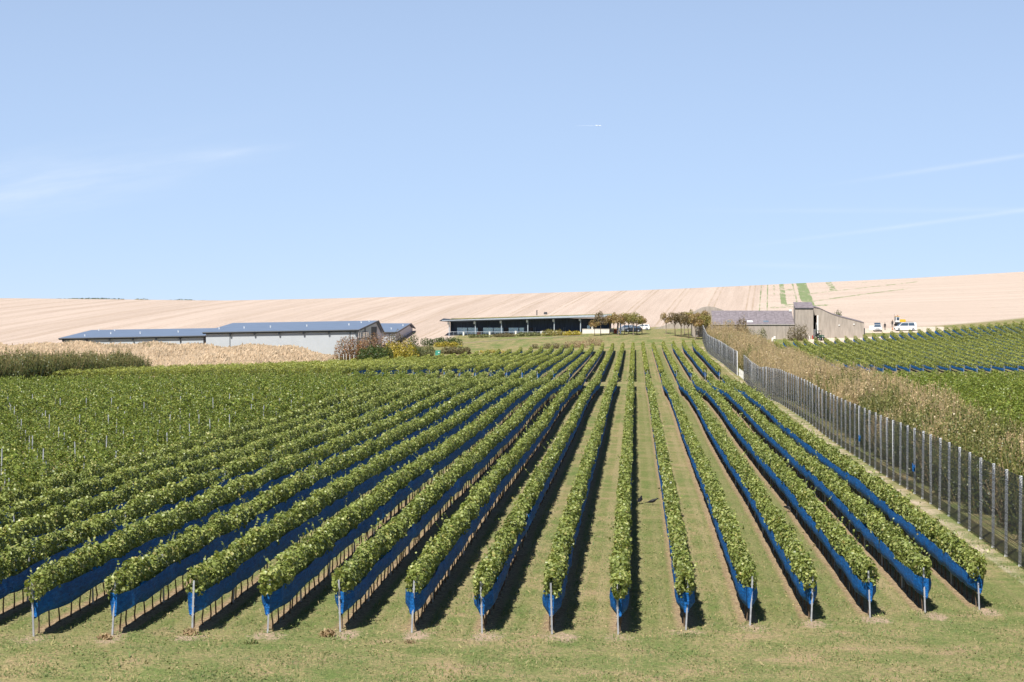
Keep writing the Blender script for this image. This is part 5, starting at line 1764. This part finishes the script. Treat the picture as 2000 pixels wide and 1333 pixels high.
# ------------------------------------------------------------------ crows on the grass
def crow(label, loc, rz, peck):
    root = thing('crow', label, 'crow', loc, rz, 'crows on the grass between the vine rows')
    s_ = 1.25
    def ring(x, z, ry, rz_, n=10):
        return [(x * s_, math.cos(a_) * ry * s_, (z + math.sin(a_) * rz_) * s_) for a_ in np.linspace(0, 2 * math.pi, n, endpoint=False)]
    hz = .30 - .16 * peck
    hx = .175 + .04 * peck
    b = MB().rings([ring(-.36, .10, .035, .006), ring(-.24, .125, .045, .016), ring(-.14, .15, .06, .05), ring(-.04, .175, .08, .075), ring(.05, .20, .078, .08), ring(.11, .225 - .04 * peck, .058, .062), ring(.145, .27 - .12 * peck, .042, .045), ring(hx, hz, .042, .044), ring(hx + .035, hz, .032, .03), ring(hx + .05, hz - .005, .015, .014)])
    b.build('body', M['crow'], root, True)
    MB().rings([ring(hx + .04, hz, .014, .014, 8), ring(hx + .075, hz - .008, .010, .010, 8), ring(hx + .105, hz - .018, .002, .002, 8)]).build('beak', M['rubber'], root)
    for q in (-1, 1):
        MB().rings([[(x * s_, q * (.074 + dy) * s_, z * s_) for x, z, dy in pr] for pr in (((.06, .24, 0), (.06, .17, .004), (-.14, .12, -.01), (-.30, .115, -.04), (-.12, .19, -.005)), ((.06, .24, .012), (.06, .17, .016), (-.14, .12, .004), (-.30, .115, -.03), (-.12, .19, .008)))]).build('wing', M['crow'], root)
        lg = MB().tube([(0, q * .035 * s_, .12 * s_), (.01, q * .038 * s_, .06 * s_), (.0, q * .04 * s_, .005)], [.012, .008, .008], 5)
        for dx, dy in ((.05, 0), (.04, .025), (.04, -.025), (-.035, 0)):
            lg.tube([(0, q * .04 * s_, .008), (dx * s_, (q * .04 + dy) * s_, .004)], [.007, .004], 4)
        lg.build('leg', M['rubber'], root)


for lab, px, py, rz_, pk in (('crow standing upright beside the middle vine row', 1250.5, 985.5, R(75), 0.0), ('crow in profile facing right on the grass strip', 1275, 987.5, R(4), .1), ('crow on bare soil under the third netted row right of the middle', 1541, 1001.5, R(150), .5)):
    crow(lab, ground_hit(px, py), rz_, pk)

# ------------------------------------------------------------------ grass tufts, fallen leaves (nobody could count them)
rng = np.random.default_rng(12)
n = 60000
tx_ = rng.uniform(-24, 24, n)
ty_ = 55 + rng.uniform(0, 1, n) ** 1.5 * 55
keep = np.abs(((tx_ - X0ROW) / PITCHX + .5) % 1 - .5) * PITCHX > np.where(ty_ > front_y(tx_) + .6, .38, 0)
tx_, ty_ = tx_[keep], ty_[keep]
n = len(tx_)
tz_ = gz(tx_, ty_)
cl = (np.sin(tx_ * 1.9 + np.sin(ty_ * 1.3)) * np.cos(ty_ * 1.7 + tx_ * .6) + 1) / 2
hh = np.clip(.025 + .055 * cl + rng.exponential(.014, n), .02, .20)
C = np.stack([tx_, ty_, tz_ + hh * .42], 1)
N = np.stack([rng.normal(0, .8, n), -np.abs(rng.normal(.6, .5, n)), rng.uniform(.2, .9, n)], 1)
V, F, _ = leaf_arrays(rng, C, N, hh * 1.15, 'needle', updir=np.stack([rng.normal(0, .55, n), rng.normal(0, .55, n), np.ones(n)], 1))
parts = [(V, F, np.zeros(len(V)))]
n = 75000                         # low broad leaves between the blades
wx = rng.uniform(-24, 24, n)
wy = 55 + rng.uniform(0, 1, n) ** 1.4 * 45
pt = np.sin(wx * 1.1 + 2 * np.sin(wy * .8)) + np.cos(wy * 1.5 + wx * .7) + np.sin(wx * 3.1 + wy * 2.3) * .6
keep = (pt + rng.normal(0, .6, n) > .1) & (np.abs(((wx - X0ROW) / PITCHX + .5) % 1 - .5) * PITCHX > np.where(wy > front_y(wx) + .6, .42, 0))
wx, wy = wx[keep], wy[keep]
n = len(wx)
C = np.stack([wx, wy, gz(wx, wy) + rng.uniform(.012, .06, n)], 1)
V, F, k_ = leaf_arrays(rng, C, rng.normal(0, .45, (n, 3)) + np.array([0, -.15, 1.0]), rng.uniform(.03, .085, n), 'diam')
parts.append((V, F, np.zeros(len(V))))
V, F, T_ = join_arrays(parts)
kind(put('grass_tufts', raw_mesh('grass_tufts', V, F, M['lawn_blade'])), 'stuff')
M['fallen'] = leafy('fallen_leaves', [(0, (.40, .30, .13)), (.5, (.52, .42, .22)), (1, (.30, .20, .09))], trans=.1, rough=.8)
n = 6500
k_ = rng.integers(-10, 7, n)
tx_ = row_x(k_) + rng.normal(0, .42, n)
ty_ = front_y(tx_) - .8 + rng.exponential(28, n)
C = np.stack([tx_, ty_, gz(tx_, ty_) + .02], 1)
V, F, _ = leaf_arrays(rng, C, rng.normal(0, .35, (n, 3)) + np.array([0, 0, 1.0]), rng.uniform(.03, .065, n), 'diam')
kind(put('fallen_leaves', raw_mesh('fallen_leaves', V, F, M['fallen'])), 'stuff')
# weedy clumps by the end posts
M['weed'] = leafy('dry_weed_stems', [(0, (.20, .14, .08)), (.5, (.30, .22, .13)), (.8, (.38, .29, .18)), (1, (.16, .17, .06))], trans=.15, rough=.8)
for i, (px, py, w_, h_, mt) in enumerate(((372, 1243, 34, 17, 'weed'), (490, 1262, 26, 12, 'lawn_blade'), (640, 1248, 30, 20, 'weed'), (205, 1252, 30, 14, 'weed'), (1345, 1243, 44, 8, 'lawn_blade'), (800, 1258, 22, 9, 'weed'))):
    p = ground_hit(px, py)
    rr_ = w_ / 61 * .5
    n = 150
    a_ = rng.uniform(0, 6.28, n)
    q_ = rr_ * np.sqrt(rng.uniform(0, 1, n))
    hh = h_ / 61 * rng.uniform(.35, 1.0, n) * (1 - .5 * (q_ / rr_) ** 2)
    C = np.stack([q_ * np.cos(a_), q_ * np.sin(a_), hh * .42], 1)
    V, F, _ = leaf_arrays(rng, C, rng.normal(0, .8, (n, 3)) + np.array([0, -.5, .4]), hh * 1.1, 'needle', updir=np.stack([rng.normal(0, .4, n), rng.normal(0, .4, n), np.ones(n)], 1))
    o = put('weed_clump', raw_mesh('weed_clump', V, F, M[mt]), None, p)
    tag(o, ('dry weed tuft beside the third end post from the left', 'low green weed patch left of the fourth end post', 'tall dry weed tuft left of the fifth end post from the left', 'dry weed tuft at the second end post from the left', 'wide flat green weed patch in front of the tenth end post', 'small dry tuft in front of the sixth end post from the left')[i], 'weed')

# scrap of blue net caught on the fence
for i, (py_, Yf) in enumerate(((866, 150.0), (915, 121.0))):
    z_ = gz1(FX, Yf)
    b = MB()
    rngs = []
    for j in range(7):
        f = j / 6
        rngs.append([(FX - .10 - .05 * math.sin(j * 2.1), Yf - .5 + f * 1.1, z_ + 1.75 - .3 * math.sin(f * 3.1) + .02 * q) for q in (-5, -2, 2, 5)] + [(FX - .125 - .05 * math.sin(j * 2.1), Yf - .5 + f * 1.1, z_ + 1.75 - .3 * math.sin(f * 3.1) + .02 * q) for q in (5, -5)])
    b.rings(rngs)
    o = b.build('net_scrap', M['net'])
    tag(o, ('scrap of blue net caught on the slatted fence, farther one', 'scrap of blue net caught on the slatted fence, nearer one')[i], 'net scrap')

# tiny airliner with a short vapour trail
Ya = 14000.0
p = at(1169, 246, Ya)
ap = thing('airliner', 'tiny white airliner high above drawing a short vapour trail', 'airplane', p, R(3))
MB().tube([(-20, 0, 0), (-14, 0, 1), (0, 0, 1.2), (15, 0, 1), (20, 0, .4)], [.6, 1.8, 2.2, 1.9, .3], 10).build('fuselage', M['white'], ap)
for s_ in (-1, 1):
    MB().quadslab((4, s_ * 1.5, .2), (-4, s_ * 18, .9), (-7, s_ * 18, .9), (-4, s_ * 1.5, .2), .4).build('wing', M['white'], ap)
    MB().tube([(1.5, s_ * 6, -1.2), (-2, s_ * 6, -1.2)], 1.0, 8).build('engine', M['silver'], ap)
MB().prism([(-15, 1.5), (-20, 1.5), (-20.5, 7), (-18.5, 7)], 'y', -.2, .2).build('tail_fin', M['white'], ap)
b = MB()
b.tube([(-26, 0, 0), (-60, 0, .3), (-110, 1, .4), (-165, 2, .2)], [.3, .42, .3, .1], 8)
kind(b.build('vapour_trail', M['white'], ap), 'stuff')
